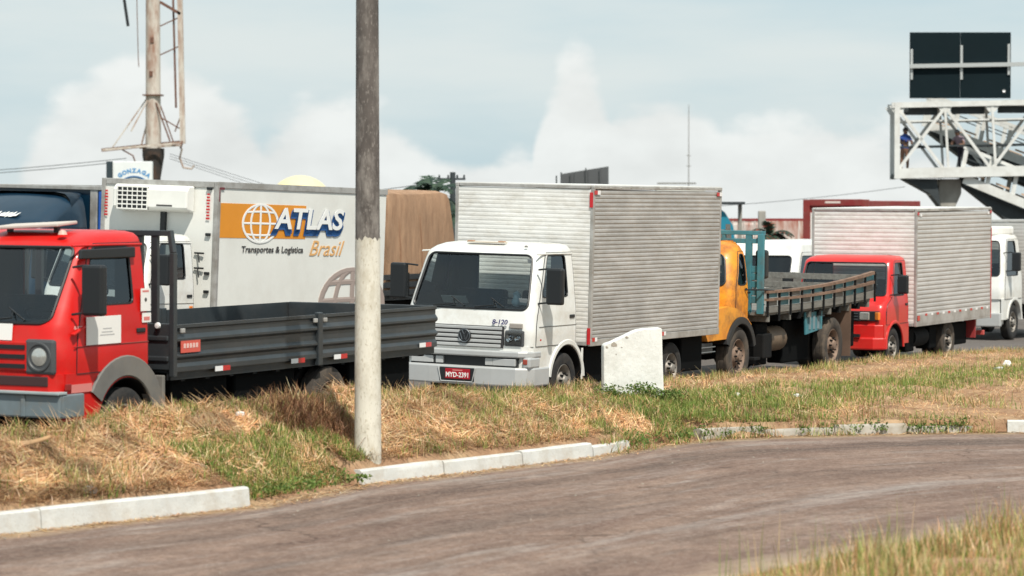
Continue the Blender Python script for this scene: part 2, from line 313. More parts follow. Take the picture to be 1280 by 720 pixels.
# ------------------------------------------------------------------ ground, roads
def asphalt(name, base, base2, light, use_uv, streak):
    m = bpy.data.materials.new(name); m.use_nodes = True; N = m.node_tree.nodes; L = m.node_tree.links; b = N['Principled BSDF']; b.inputs['Roughness'].default_value = .93; b.inputs['Specular IOR Level'].default_value = .08
    tc = N.new('ShaderNodeTexCoord')
    def nz(scale, sc, det=6, ro=.62, co='Object', loc=(0, 0, 0)):
        mp = N.new('ShaderNodeMapping'); mp.inputs['Scale'].default_value = sc; mp.inputs['Location'].default_value = loc; L.new(tc.outputs[co], mp.inputs[0])
        n = N.new('ShaderNodeTexNoise'); n.inputs['Scale'].default_value = scale; n.inputs['Detail'].default_value = det; n.inputs['Roughness'].default_value = ro; L.new(mp.outputs[0], n.inputs[0]); return n.outputs['Fac']
    def rng(f, a, c, d=0., e=1.):
        r = N.new('ShaderNodeMapRange'); r.inputs[1].default_value = a; r.inputs[2].default_value = c; r.inputs[3].default_value = d; r.inputs[4].default_value = e; L.new(f, r.inputs[0]); return r.outputs[0]
    def mix(f, c1, c2):
        x = N.new('ShaderNodeMix'); x.data_type = 'RGBA'; L.new(f, x.inputs[0])
        for i, c in ((6, c1), (7, c2)):
            if isinstance(c, tuple): x.inputs[i].default_value = (*c, 1)
            else: L.new(c, x.inputs[i])
        return x.outputs[2]
    co = 'UV' if use_uv else 'Object'
    c = mix(rng(nz(1, (.25, 1.1, 1) if use_uv else (.3, .3, .3), co=co), .35, .65), base, base2)
    c = mix(rng(nz(1, (.42, 2.0, 1), 12, .74, co, (3, 1, 0)), .53, .70, 0, streak * .75), c, light)              # pale worn streaks along the traffic
    c = mix(rng(nz(1, (.24, 2.2, 1), 11, .72, co, (9, 7, 0)), .50, .67, 0, streak * .8), c, tuple(x * .42 for x in base)); c = mix(rng(nz(2.2, (1, 1, 1), 8, .7), .45, .62, 0, .5 * streak), c, tuple(x * .58 for x in base)); c = mix(rng(nz(1.3, (1, 1, 1), 8, .7, loc=(5, 2, 0)), .50, .66, 0, .35 * streak), c, tuple(x * 1.25 for x in base2))   # dark tyre marks
    c = mix(rng(nz(38, (1, 1, 1), 4, .65), .36, .66, 0, .5), c, tuple(x * .5 for x in base))              # aggregate
    c = mix(rng(nz(90, (1, 1, 1), 2, .6), .60, .72, 0, .4), c, tuple(min(1, x * 1.5) for x in light))
    v = N.new('ShaderNodeTexVoronoi'); v.feature = 'DISTANCE_TO_EDGE'; v.inputs['Scale'].default_value = .30
    w = N.new('ShaderNodeTexNoise'); w.inputs['Scale'].default_value = 1.6; w.inputs['Detail'].default_value = 6; L.new(tc.outputs['Object'], w.inputs[0])
    ad = N.new('ShaderNodeVectorMath'); ad.operation = 'MULTIPLY_ADD'; ad.inputs[1].default_value = (1.3, 1.3, 0); L.new(w.outputs['Color'], ad.inputs[0]); L.new(tc.outputs['Object'], ad.inputs[2]); L.new(ad.outputs[0], v.inputs[0])
    cm = N.new('ShaderNodeMath'); cm.operation = 'MULTIPLY'; L.new(rng(v.outputs['Distance'], 0, .010, 1, 0), cm.inputs[0]); L.new(rng(nz(.35, (1, 1, 1), 2), .44, .54, 0, .8), cm.inputs[1])
    c = mix(cm.outputs[0], c, tuple(x * .3 for x in base))
    if use_uv:   # sand blown in along both edges, ragged
        sx = N.new('ShaderNodeSeparateXYZ'); L.new(tc.outputs['UV'], sx.inputs[0])
        def madd(x, k, y):
            q = N.new('ShaderNodeMath'); q.operation = 'MULTIPLY_ADD'; L.new(x, q.inputs[0]); q.inputs[1].default_value = k
            if isinstance(y, float): q.inputs[2].default_value = y
            else: L.new(y, q.inputs[2])
            return q.outputs[0]
        wob = nz(1.1, (1, 1, 1), 8, .7)
        def band(v0, w, m_lo, m_hi, amt, col, cc, loc):   # a worn or polished wheel track following the lane
            a1 = N.new('ShaderNodeMath'); a1.operation = 'SUBTRACT'; L.new(madd(wob, .9, sx.outputs[1]), a1.inputs[0]); a1.inputs[1].default_value = v0 + .45
            a2 = N.new('ShaderNodeMath'); a2.operation = 'ABSOLUTE'; L.new(a1.outputs[0], a2.inputs[0])
            a3 = N.new('ShaderNodeMath'); a3.operation = 'MULTIPLY'; L.new(rng(a2.outputs[0], w, w * .35, 0, amt), a3.inputs[0]); L.new(rng(nz(1, (.2, 1.1, 1), 11, .76, 'UV', loc), m_lo, m_hi), a3.inputs[1])
            return mix(a3.outputs[0], cc, col)
        c = band(1.55, .65, .40, .56, .75, (.075, .058, .052), c, (4, 2, 0)); c = band(4.0, .8, .46, .60, .6, (.095, .072, .064), c, (7, 3, 0))
        c = band(2.9, 1.1, .52, .68, .5, (.42, .385, .355), c, (1, 5, 0)); c = band(5.6, 1.5, .50, .68, .55, (.44, .41, .385), c, (12, 9, 0)); c = band(.75, .4, .45, .60, .45, (.42, .39, .36), c, (3, 8, 0))
        c = mix(rng(nz(14, (1, 1, 1), 6, .8), .47, .66, 0, .42), c, (.40, .325, .275)); c = mix(rng(nz(11, (1, 1, 1), 6, .8, loc=(3, 3, 3)), .48, .66, 0, .55), c, (.085, .058, .048))
        c = mix(rng(madd(wob, 2.2, sx.outputs[1]), 9.15, 10.2, 0, .85), c, (.46, .36, .255))
        c = mix(rng(madd(wob, -1.0, sx.outputs[1]), -.05, -.42, 0, .8), c, (.42, .31, .20))
    L.new(c, b.inputs['Base Color'])
    bp = N.new('ShaderNodeBump'); bp.inputs['Distance'].default_value = .006; L.new(nz(70, (1, 1, 1), 4, .7), bp.inputs['Height']); L.new(bp.outputs[0], b.inputs['Normal'])
    return m
ROAD = asphalt('worn_asphalt', (.180, .115, .092), (.300, .207, .160), (.46, .42, .39), True, 1.0)
HWAY = asphalt('highway_asphalt', (.13, .115, .105), (.17, .15, .14), (.24, .22, .20), False, .4)
SOIL = mat('dry_soil', (.40, .25, .15), .95, var=.5, vscale=2.2, col2=(.24, .14, .085), dirt=.7, dscale=1.3, dirtcol=(.52, .38, .23), bump=.03, bscale=14, spec=.1)
EARTH = mat('far_ground', (.22, .19, .13), .95, var=.35, vscale=.06, col2=(.13, .14, .08), bump=.01, bscale=3)

rows = []
for y_ in [-300, 0, 150, 300, 500, 700, 850, 900, 1000, 1300, 2000, 3500, 5500]:
    rows.append([(x_, y_, -.75 - .03 * max(0, math.hypot(x_, y_) - 880)) for x_ in (-4000, -2000, -1200, -800, -500, -250, 0, 250, 500, 800, 1200, 2000, 4000)])
g = MB().grid(rows).build('ground', EARTH, smooth=60); tag(g, kind='structure')
# carriageway under the queue (follows the grade and crossfall)
rows = []
for s in np.linspace(-6, 150, 60):
    rows.append([(*sq(s, q), road_z(s, q)) for q in (-17.2, -19, -22, -25, -28, -32, -38, -46)])
hw = MB().grid(rows).build('highway', HWAY, smooth=30); tag(hw, kind='structure')
# service road between kerb and verge, one sheet with its own along/across coordinates
def curve_pts(P, n):
    P = [Vector(p) for p in P]; L = [0]
    for a, b in zip(P, P[1:]): L.append(L[-1] + (b - a).length)
    out = []
    for i in range(n):
        t = L[-1] * i / (n - 1); k = 0
        while k < len(L) - 2 and L[k + 1] < t: k += 1
        f = (t - L[k]) / (L[k + 1] - L[k]); p0 = P[max(k - 1, 0)]; p1 = P[k]; p2 = P[k + 1]; p3 = P[min(k + 2, len(P) - 1)]
        out.append(.5 * ((2 * p1) + (p2 - p0) * f + (2 * p0 - 5 * p1 + 4 * p2 - p3) * f * f + (3 * p1 - p0 - 3 * p2 + p3) * f ** 3))
    return out
KERB = [sq(s, q) for s, q in KQ[1:-2]] + [Vector((16, 37.2)), Vector((26, 35.5))]
KC = curve_pts([(k.x, k.y) for k in KERB], 120)
VC = curve_pts([(-6.5, 12), (-2, 17.2), (1.95, 23.1), (2.8, 24.25), (5.0, 26.9), (8, 29.8), (13, 32.2), (27, 31)], 120)
rows = []; uv = []
for i in range(120):
    k = KC[i]; v = VC[i]; r = []
    for j in range(13):
        t = j / 12 * 1.04 - .02; p = k.lerp(v, t); r.append((p.x, p.y, .006 * math.sin(t * 3))); uv.append((i * .34, t * 9))
    rows.append(r)
sr = MB().grid(rows).build('service_road', ROAD, smooth=30, uv=uv); tag(sr, kind='structure')

# raised grass verge between the two roads
rows = []
for s in np.concatenate([np.arange(12, 44, .16), np.arange(44, 90, .5)]):
    qa, qb = qfar(s) - .1, kq(s) - .02; M_ = 40
    rows.append([(*sq(s, qa + (qb - qa) * (j / M_)), mound_z(s, qa + (qb - qa) * (j / M_))) for j in range(M_ + 1)])
md = MB().grid(rows).build('grass_verge', SOIL, smooth=60); tag(md, kind='structure')
# near verge at the lower right
def near_z(p):
    # distance right of the road edge
    best = 9e9; 
    for v in VC[::3]:
        dd = (Vector((p[0], p[1])) - v).length
        if dd < best: best = dd
    return .03 + .20 * (1 - math.exp(-best * .9)) + .05 * noise.noise((p[0] * 1.4, p[1] * 1.4, 5))
rows = []
for i in range(0, 120, 2):
    v = VC[i]; a = VC[max(i - 2, 0)]; b = VC[min(i + 2, 119)]; t = (b - a).normalized(); nrm = Vector((t.y, -t.x))
    rows.append([(*(v + nrm * (d - .12)), (.02 if d == 0 else .03 + .20 * (1 - math.exp(-d * .9)) + .05 * noise.noise((v.x + d, v.y * 1.4, 5)))) for d in (0, .12, .3, .6, 1, 1.6, 2.4, 3.4, 5, 8)])
nv = MB().grid(rows).build('near_verge', SOIL, smooth=60); tag(nv, kind='structure')

# kerb: separate stones along the curve
kerb = bpy.data.objects.new('kerb', None); COL.objects.link(kerb); tag(kerb, kind='structure')
KL = [0]
for a, b in zip(KC, KC[1:]): KL.append(KL[-1] + (b - a).length)
def kpt(t):
    i = min(max(np.searchsorted(KL, t) - 1, 0), 118); f = (t - KL[i]) / (KL[i + 1] - KL[i]); return KC[i].lerp(KC[i + 1], f), (KC[i + 1] - KC[i]).normalized()
def k_at_s(s):
    return min(range(120), key=lambda i: abs(KC[i].dot(D2) - s) + (0 if KC[i].x < 7 else 99))
def kerb_run(t0, t1, Ls, m, hh=.2, wob=.0, skew=0):
    n = max(1, round((t1 - t0) / Ls))
    for k in range(n):
        a = t0 + (t1 - t0) * k / n + .006; b = t0 + (t1 - t0) * (k + 1) / n - .006; V = []; ns = 3
        dz = random.uniform(-wob, wob); dl = random.uniform(-wob, wob)
        prof = [(-.015, -.05), (0, hh * .6), (.006, hh - .018), (.022, hh - .003), (.07, hh), (.15, hh - .004), (.15, -.05)]
        rows = []
        for j in range(ns + 1):
            p, t = kpt(a + (b - a) * j / ns); nl = Vector((-t.y, t.x))
            rows.append([(*(p + nl * (x + dl - .02)), z + dz + random.uniform(-.004, .004)) for x, z in prof])
        mb = MB().grid(rows); np_ = len(prof); mb.add(rows[0], [tuple(range(np_))]); mb.add(rows[-1], [tuple(range(np_))])
        mb.build('kerb_stone', m, kerb, smooth=35)
tL = lambda s: KL[k_at_s(s)]
kerb_run(max(.5, tL(16.5)), tL(24.45), 2.9, KERBW, .19, .004)
kerb_run(tL(26.75), tL(30.97), 1.55, KERBW, .155, .014)
kerb_run(tL(30.97) + .03, tL(32.3), 1.2, KERBW, .135, .018)
kerb_run(tL(33.9), tL(36.7), 1.0, KERBD, .115, .03)
kerb_run(tL(36.7) + .35, KL[-1] - 1, 1.5, KERBW, .17, .01)

# ------------------------------------------------------------------ grass (uncountable: straw thatch, green blades, tall seed stalks)
def veg_mat(name, rough=.75, trans=.25):
    m = bpy.data.materials.new(name); m.use_nodes = True; N = m.node_tree.nodes; L = m.node_tree.links; b = N['Principled BSDF']
    a = N.new('ShaderNodeAttribute'); a.attribute_name = 'Col'; L.new(a.outputs['Color'], b.inputs['Base Color']); b.inputs['Roughness'].default_value = rough; b.inputs['Specular IOR Level'].default_value = .25
    t = N.new('ShaderNodeBsdfTranslucent'); L.new(a.outputs['Color'], t.inputs[0]); mx = N.new('ShaderNodeMixShader'); mx.inputs[0].default_value = trans
    L.new(b.outputs[0], mx.inputs[1]); L.new(t.outputs[0], mx.inputs[2]); L.new(mx.outputs[0], N['Material Output'].inputs[0]); return m
VEG = veg_mat('grass_blade')
def grad(A):
    e = .06; g = np.zeros((len(A), 2)); n = len(A)
    for i in range(n):
        s_, q_ = A[i, 3], A[i, 4]; z_ = A[i, 2]; a = (mound_z(s_ + e, q_) - z_) / e; b = (mound_z(s_, q_ + e) - z_) / e
        g[i] = D2.x * a + N2.x * b, D2.y * a + N2.y * b
    edge = np.array([kq(a[3]) - a[4] for a in A]); g[edge < .32] = 0
    return np.clip(g, -.75, .75)
def blades(name, P, az, tilt, ln, wd, bend, colr, m=VEG, tip=None, g=None):
    """P (n,3) roots; each blade 3 quads + tip, bending over"""
    n = len(P); seg = 3; dirh = np.stack([np.cos(az), np.sin(az), np.zeros(n)], 1); side = np.stack([-np.sin(az), np.cos(az), np.zeros(n)], 1); up = np.array([0, 0, 1.])
    V = np.zeros((n, 2 * seg + 1, 3)); pos = P.copy()
    for k in range(seg + 1):
        th = tilt + bend * k / seg; w = wd * (1 - (k / seg) ** 1.5 * .9) / 2
        if k < seg: V[:, 2 * k] = pos - side * w[:, None]; V[:, 2 * k + 1] = pos + side * w[:, None]
        else: V[:, 2 * seg] = pos
        pos = pos + (dirh * np.sin(th)[:, None] + up * np.cos(th)[:, None]) * (ln / seg)[:, None]
    if g is not None: V[:, :, 2] += (V[:, :, 0] - P[:, None, 0]) * g[:, None, 0] + (V[:, :, 1] - P[:, None, 1]) * g[:, None, 1]
    nv = 2 * seg + 1; base = (np.arange(n) * nv)[:, None]
    quads = np.concatenate([base + np.array([0, 1, 3, 2]), base + np.array([2, 3, 5, 4])], 1).reshape(-1, 4); tris = base + np.array([4, 5, 6])
    nq, ntr = len(quads), len(tris); me = bpy.data.meshes.new(name)
    me.vertices.add(n * nv); me.vertices.foreach_set('co', V.reshape(-1).astype(np.float32))
    me.loops.add(nq * 4 + ntr * 3); me.loops.foreach_set('vertex_index', np.concatenate([quads.ravel(), tris.ravel()]).astype(np.int32))
    me.polygons.add(nq + ntr); st = np.concatenate([np.arange(nq) * 4, nq * 4 + np.arange(ntr) * 3]).astype(np.int32); me.polygons.foreach_set('loop_start', st)
    me.update(calc_edges=True); me.validate()
    ca = me.color_attributes.new('Col', 'FLOAT_COLOR', 'POINT'); C = np.ones((n, nv, 4), np.float32); C[:, :, :3] = colr[:, None, :]
    ca.data.foreach_set('color', C.ravel()); me.materials.append(m); me.polygons.foreach_set('use_smooth', np.ones(nq + ntr, bool))
    return obj(name, me)
def pal(n, cols, wts, jit=.18):
    c = np.array(cols)[RNG.choice(len(cols), n, p=np.array(wts) / sum(wts))]; return np.clip(c * (1 + RNG.normal(0, jit, (n, 1))) * (1 + RNG.normal(0, .05, (n, 3))), .005, .9)
STRAW = [(.62, .40, .21), (.52, .30, .15), (.74, .55, .34), (.38, .20, .095), (.22, .105, .045)]; GREEN = [(.17, .25, .05), (.27, .32, .085), (.11, .19, .04), (.40, .40, .14)]
def nz2(x, y, f, o): return noise.noise((x * f, y * f, o))
def scatter(n, smin, smax, dens):
    out = []
    while len(out) < n:
        s = random.uniform(smin, smax)
        # more blades near the camera where they are seen larger
        if random.random() > min(1, (30 / s) ** 1.6 + .1): continue
        qa, qb = qfar(s) + .05, min(kq(s) - .12, -5.5); q = random.uniform(qa, qb)
        p = sq(s, q); k = p.x / p.y
        if k < -.23 or k > .235: continue
        if random.random() < dens(s, q, p): out.append((p.x, p.y, mound_z(s, q), s, q))
    return np.array(out)
def greenness(s, q, p):
    g = .16 + .35 * max(0, nz2(p.x, p.y, .9, 2.2)) + .5 * max(0, nz2(p.x, p.y, 2.3, 8.8) - .15)
    qk = kq(s)
    if s > 33.5: g += .62 * max(0, 1 - abs((q - (-15.2 + (s - 34) * .02)) / 1.5))         # green strip past the slab
    if s > 31 and s < 40: g += .10
    if 24.3 < s < 27.2 and qk - q < .9: g += .5                                        # weeds in the kerb gap
    if q < qfar(s) + .9: g += .12
    if s < 24: g -= .12
    if s > 37 and q > -13.6: g -= .3
    return g
def bare(s, q, p):
    b = 0
    if s > 35.5 and -14.4 < q < -8.5: b = .8 * max(0, 1 - abs((q + 12.2) / 2)) + .3 * max(0, nz2(p.x, p.y, .8, 4))
    if s < 24.5: b += .5 * max(0, nz2(p.x, p.y, 1.2, 6.1))
    return min(.9, b)
# straw thatch lying over the mound in mats
A = scatter(145000, 17, 66, lambda s, q, p: (1 - .45 * min(1, greenness(s, q, p))) * (1 - bare(s, q, p)))
n = len(A)
flow = np.array([nz2(a[0], a[1], .8, 9.2) * 5 for a in A]); az = flow + RNG.normal(0, .7, n) + RNG.choice([0, PI], n)
lift = np.array([max(0, nz2(a[0], a[1], 1.7, 12.)) for a in A])
P = A[:, :3].copy(); P[:, 2] += RNG.random(n) * (.03 + .10 * lift)
dead = blades('dead_grass', P, az, np.clip(RNG.normal(1.44, .16, n), .6, 1.62), RNG.uniform(.06, .24, n), RNG.uniform(.005, .010, n), RNG.normal(.10, .30, n), pal(n, STRAW, [5, 5, 4.2, 1.8, .7]) * np.array([.98 + .6 * nz2(a[0], a[1], 1.1, 20.) + .65 * nz2(a[0], a[1], 3.1, 25.) for a in A]).clip(.38, 1.3)[:, None], g=grad(A))
tag(dead, 'dry straw coloured cut grass matted over the raised verge', 'grass', kind='stuff')
# green blades
A = scatter(50000, 17, 66, lambda s, q, p: min(1, max(0, greenness(s, q, p) - .22)) ** 1.3 * (1 - .6 * bare(s, q, p)))
n = len(A); P = A[:, :3].copy()
gr = blades('green_grass', P, RNG.uniform(0, 2 * PI, n), np.abs(RNG.normal(.15, .25, n)), RNG.uniform(.05, .15, n), RNG.uniform(.006, .012, n), RNG.uniform(.2, 1.1, n), pal(n, GREEN, [4, 3, 3, 2]))
tag(gr, 'green grass growing through the straw on the raised verge', 'grass', kind='stuff')
# thin upright yellow grass and taller tufts along the crest
def tufts(n, fn, rmin, rmax, per):
    out = []
    for _ in range(n):
        c = fn()
        if c is None: continue
        s0, q0 = c; r = random.uniform(rmin, rmax)
        for _ in range(per):
            s = s0 + random.gauss(0, r); q = min(max(q0 + random.gauss(0, r), qfar(s)), kq(s) - .1); p = sq(s, q); out.append((p.x, p.y, mound_z(s, q), s, q))
    return np.array(out)
def crest_spot():
    s = random.uniform(19, 60); return s, qfar(s) + random.uniform(.3, 1.0)
A = tufts(330, crest_spot, .06, .16, 26); n = len(A); P = A[:, :3]
hh = np.array([.09 + .13 * max(0, nz2(a[0], a[1], .7, 3.3)) for a in A])
cg = blades('crest_grass', P, RNG.uniform(0, 2 * PI, n), np.abs(RNG.normal(.12, .2, n)), hh * RNG.uniform(.6, 1.6, n), RNG.uniform(.005, .010, n), RNG.uniform(.1, .9, n), pal(n, STRAW[:3] + GREEN, [3, 2, 3, 1.5, 2, 1.2, 3]))
tag(cg, 'tufts of half green seeding grass along the crest of the verge', 'grass', kind='stuff')
def clump_spot():
    s = random.uniform(19, 40); return s, random.uniform(qfar(s) + .5, kq(s) - .15)
A = tufts(95, clump_spot, .08, .2, 60); n = len(A); P = A[:, :3]
cl = blades('grass_tufts', P, RNG.uniform(0, 2 * PI, n), np.abs(RNG.normal(.3, .35, n)), RNG.uniform(.08, .24, n), RNG.uniform(.006, .012, n), RNG.uniform(.3, 1.3, n), pal(n, GREEN + STRAW, [3, 3, 2, 3, 2, 2, 2, 2, 1]))
tag(cl, 'scattered greenish tufts on the slope of the verge', 'grass', kind='stuff')
# dark brown blades clumped to the left of the pole
def dark_clump_spot(): return random.gauss(27.35, .28), random.gauss(-16.35, .22)
A = tufts(60, dark_clump_spot, .05, .12, 40); n = len(A); P = A[:, :3]
sb = blades('dark_clump', P, RNG.uniform(0, 2 * PI, n), np.abs(RNG.normal(.3, .3, n)), RNG.uniform(.12, .34, n), RNG.uniform(.006, .012, n), RNG.uniform(.5, 1.7, n), pal(n, [(.16, .075, .04), (.28, .15, .08), (.09, .05, .03), (.4, .25, .13)], [3, 3, 2, 2]))
tag(sb, 'dark brown clump of grass beside the whitewashed pole', 'grass', kind='stuff')
# near verge, out of focus
out = []
while len(out) < 15000:
    i = random.randrange(30, 100); v = VC[i]; t = (VC[i + 1] - VC[i - 1]).normalized(); d = random.random() ** 1.3 * 3.2 - .05; p = v + Vector((t.y, -t.x)) * d + t * random.uniform(-.2, .2)
    if abs(p.x / p.y) > .22: continue
    if random.random() > min(1, d / .9) * (.35 + 1.3 * max(0, nz2(p.x, p.y, 1.5, 2) + .15)): continue
    out.append((p.x, p.y, .03 + .20 * (1 - math.exp(-max(0, d) * .9)), d))
A = np.array(out); n = len(A)
hh = np.array([.04 + .04 * min(1, a[3]) + .30 * max(0, nz2(a[0], a[1], 1.3, 7.) + .08) * min(1, a[3] * 1.2) for a in A])
nvg = blades('verge_grass', A[:, :3], RNG.uniform(0, 2 * PI, n), np.abs(RNG.normal(.15, .25, n)), hh * RNG.uniform(.5, 1.7, n), RNG.uniform(.005, .010, n), RNG.uniform(.1, 1.1, n), pal(n, STRAW[:4] + GREEN, [4, 3, 3, 2, 2.2, 2.5, 1.5, 2.5]))
tag(nvg, 'loose half dry grass fringing the near edge of the service road', 'grass', kind='stuff')
out = []
for _ in range(46):
    i = random.randrange(34, 78); v = VC[i]; t = (VC[i + 1] - VC[i - 1]).normalized(); d = random.uniform(.05, 1.6); p = v + Vector((t.y, -t.x)) * d
    for _ in range(9): out.append((p.x + random.gauss(0, .05), p.y + random.gauss(0, .05), .05 + .1 * min(1, d)))
A = np.array(out); n = len(A)
ts = blades('seed_stalks', A, RNG.uniform(0, 2 * PI, n), np.abs(RNG.normal(.08, .1, n)), RNG.uniform(.18, .50, n), RNG.uniform(.005, .009, n), RNG.uniform(0, .5, n), pal(n, [(.45, .36, .2), (.3, .3, .12), (.22, .26, .1)], [2, 2, 2]))
tag(ts, 'taller thin seed stalks standing out of the near verge', 'grass', kind='stuff')
# litter of dry stalks in the gutter
out = []
for _ in range(5200):
    i = random.randrange(12, 80); k = KC[i]; t = (KC[i + 1] - KC[i - 1]).normalized(); p = k + Vector((t.y, -t.x)) * (abs(random.gauss(0, .13)) + .01) + t * random.uniform(-.2, .2); out.append((p.x, p.y, .008))
A = np.array(out); n = len(A)
gl = blades('gutter_straw', A, RNG.uniform(0, 2 * PI, n), RNG.uniform(1.35, 1.6, n), RNG.uniform(.05, .16, n), RNG.uniform(.006, .014, n), RNG.normal(0, .15, n), pal(n, STRAW, [3, 3, 4, 2, 1]))
tag(gl, 'dry straw blown along the foot of the kerb', 'straw', kind='stuff')
# straw and grass spilling over the broken kerb
out = []
for _ in range(5200):
    t = random.uniform(tL(31.6), tL(36.9)); p, td = kpt(t); nl = Vector((-td.y, td.x)); pp = p + nl * random.gauss(.12, .17)
    if nz2(pp.x, pp.y, 1.6, 31.) < -.12: continue
    out.append((pp.x, pp.y, .01 if (pp - p).dot(nl) < -.03 else .10))
A = np.array(out); n = len(A)
ko = blades('kerb_grass', A, RNG.uniform(0, 2 * PI, n), np.abs(RNG.normal(.7, .4, n)), RNG.uniform(.08, .20, n), RNG.uniform(.006, .011, n), RNG.uniform(.2, 1.0, n), pal(n, STRAW[:4] + GREEN, [2.5, 2, 2, 1.5, 2.5, 2.5, 2, 2]))
tag(ko, 'grass and straw spilling over the broken stretch of kerb', 'grass', kind='stuff')
# grit on the asphalt
V = []; F = []
for _ in range(170):
    i = random.randrange(8, 100); t = random.random(); t = t ** 2 if random.random() < .6 else 1 - .3 * t ** 2; p = KC[i].lerp(VC[i], t) + Vector((random.uniform(-.3, .3), random.uniform(-.3, .3))); r = random.uniform(.006, .02) * (2 if random.random() < .03 else 1); b = len(V)
    V += [(p.x + r * random.uniform(.6, 1.4) * math.cos(a), p.y + r * random.uniform(.6, 1.4) * math.sin(a), .006) for a in np.linspace(0, 2 * PI, 6)[:-1]] + [(p.x, p.y, .006 + r * .9)]; F += [(b + k, b + (k + 1) % 5, b + 5) for k in range(5)]
me = bpy.data.meshes.new('road_grit'); me.from_pydata(V, [], F); me.materials.append(mat('grit', (.34, .29, .24), .9, var=.5, vscale=9)); tag(obj('road_grit', me), 'loose pale grit scattered on the service road', 'grit', kind='stuff')
# leafy weeds over the broken stretch of kerb and round the slab
def weed_leaves(name, spots, per, sz, cols, label):
    V = []; F = []; C = []
    for (x, y, z, r) in spots:
        for _ in range(per):
            a = random.uniform(0, 2 * PI); rr = r * math.sqrt(random.random()); c = Vector((x + rr * math.cos(a), y + rr * math.sin(a), z + random.random() ** .7 * r * .9))
            M_ = Euler((random.uniform(-.9, .9), random.uniform(-.9, .9), random.uniform(0, 6.3))).to_matrix(); L_ = sz * random.uniform(.6, 1.4); w = L_ * .36; b = len(V)
            V += [tuple(c + M_ @ Vector(p)) for p in ((0, 0, 0), (L_ * .4, w, .01), (L_, 0, -.01), (L_ * .4, -w, .01))]; F.append((b, b + 1, b + 2, b + 3)); C += [tuple(random.choice(cols))] * 4
    me = bpy.data.meshes.new(name); me.from_pydata(V, [], F); ca = me.color_attributes.new('Col', 'FLOAT_COLOR', 'POINT')
    ca.data.foreach_set('color', np.concatenate([np.array(C, np.float32) * RNG.uniform(.7, 1.25, (len(C), 1)).astype(np.float32), np.ones((len(C), 1), np.float32)], 1).ravel()); me.materials.append(VEG)
    o = obj(name, me); tag(o, label, 'weeds', kind='stuff'); return o
WC = [(.11, .19, .04), (.16, .24, .06), (.23, .28, .09), (.08, .14, .035)]
sp = []
for _ in range(90):
    t = random.uniform(tL(32.2), tL(36.8)); p, td = kpt(t); nl = Vector((-td.y, td.x)); o_ = random.uniform(-.15, .55); sp.append((*(p + nl * o_), .05 + .08 * max(0, o_), random.uniform(.06, .17)))
for _ in range(26):
    t = random.uniform(tL(24.6), tL(26.9)); p, td = kpt(t); nl = Vector((-td.y, td.x)); sp.append((*(p + nl * random.uniform(-.12, .4)), .06, random.uniform(.06, .15)))
weed_leaves('kerb_weeds', sp, 22, .04, WC, 'low green weeds growing over the gap and the bare kerb stones')
sp = []
for _ in range(46):
    p = Vector((1.6 + random.uniform(-.55, .55), 39.05 - random.uniform(.2, .5))); s = p.dot(D2); q = p.dot(N2); sp.append((p.x, p.y, mound_z(s, q) + .05, random.uniform(.07, .17)))
weed_leaves('slab_weeds', sp, 24, .038, WC + [(.2, .22, .08)], 'leafy weeds at the foot of the white slab')

# ------------------------------------------------------------------ vehicle builders (local axes: +x forward, +y the truck's left, z up from the road)
def ring(z, xf, w, r, bow, xr, rr, xw, ins=0, rw=.6):
    """closed outline of a cab at height z. xw=(front,rear) x of the side window"""
    w = w - ins; xf = xf - ins; xr = xr + ins; yf = w - r; P = []
    for i in range(6): y = -yf + 2 * yf * i / 6; P.append((xf - bow * (y / yf) ** 2, y))
    x0 = xf - bow
    for i in range(5): a = PI / 2 * i / 5; P.append((x0 - r + r * math.cos(a), yf + r * math.sin(a)))
    P.append((x0 - r, w)); P.append((xw[0], w)); P.append((xw[1], w)); P.append((xr + rr, w)); P.append((xr + rr * .3, w - rr * .3))
    P.append((xr, w - rr)); P.append((xr, rw)); P.append((xr, -rw)); P.append((xr, -(w - rr))); P.append((xr + rr * .3, -(w - rr * .3)))
    P.append((xr + rr, -w)); P.append((xw[1], -w)); P.append((xw[0], -w)); P.append((x0 - r, -w))
    for i in range(1, 5): a = PI / 2 * (5 - i) / 5; P.append((x0 - r + r * math.cos(a), -(yf + r * math.sin(a))))
    return [(x, y, z) for x, y in P]
# segment j joins point j to j+1: 0-5 front, 6-10 left corner, 11 door front, 12 window, 13 door rear, 14-15 corner, 16-18 rear, 19-20 corner, 21 22 23 right door, 24-28 right corner
class Patch:
    def __init__(s, rings, i0, i1, j0, j1):
        n = len(rings[0]); s.rows = [[Vector(rings[i][j % n]) for j in range(j0, j1 + 1)] for i in range(i0, i1 + 1)]
        m = s.rows[len(s.rows) // 2]; c = [0]
        for a, b in zip(m, m[1:]): c.append(c[-1] + (b - a).length)
        s.w = c[-1]; s.cu = [x / c[-1] for x in c]; h = [0]
        for a, b in zip(s.rows, s.rows[1:]): h.append(h[-1] + (b[len(b) // 2] - a[len(a) // 2]).length)
        s.h = h[-1]; s.ch = [x / h[-1] for x in h]
    def at(s, u, v, off=0):
        i = max(k for k in range(len(s.ch) - 1) if s.ch[k] <= max(0, min(v, .9999))); fv = (v - s.ch[i]) / (s.ch[i + 1] - s.ch[i])
        j = max(k for k in range(len(s.cu) - 1) if s.cu[k] <= max(0, min(u, .9999))); fu = (u - s.cu[j]) / (s.cu[j + 1] - s.cu[j])
        a, b, c, d = s.rows[i][j], s.rows[i][j + 1], s.rows[i + 1][j], s.rows[i + 1][j + 1]
        p = a.lerp(b, fu).lerp(c.lerp(d, fu), fv)
        if off: p = p + (b - a).cross(c - a).normalized() * off
        return p
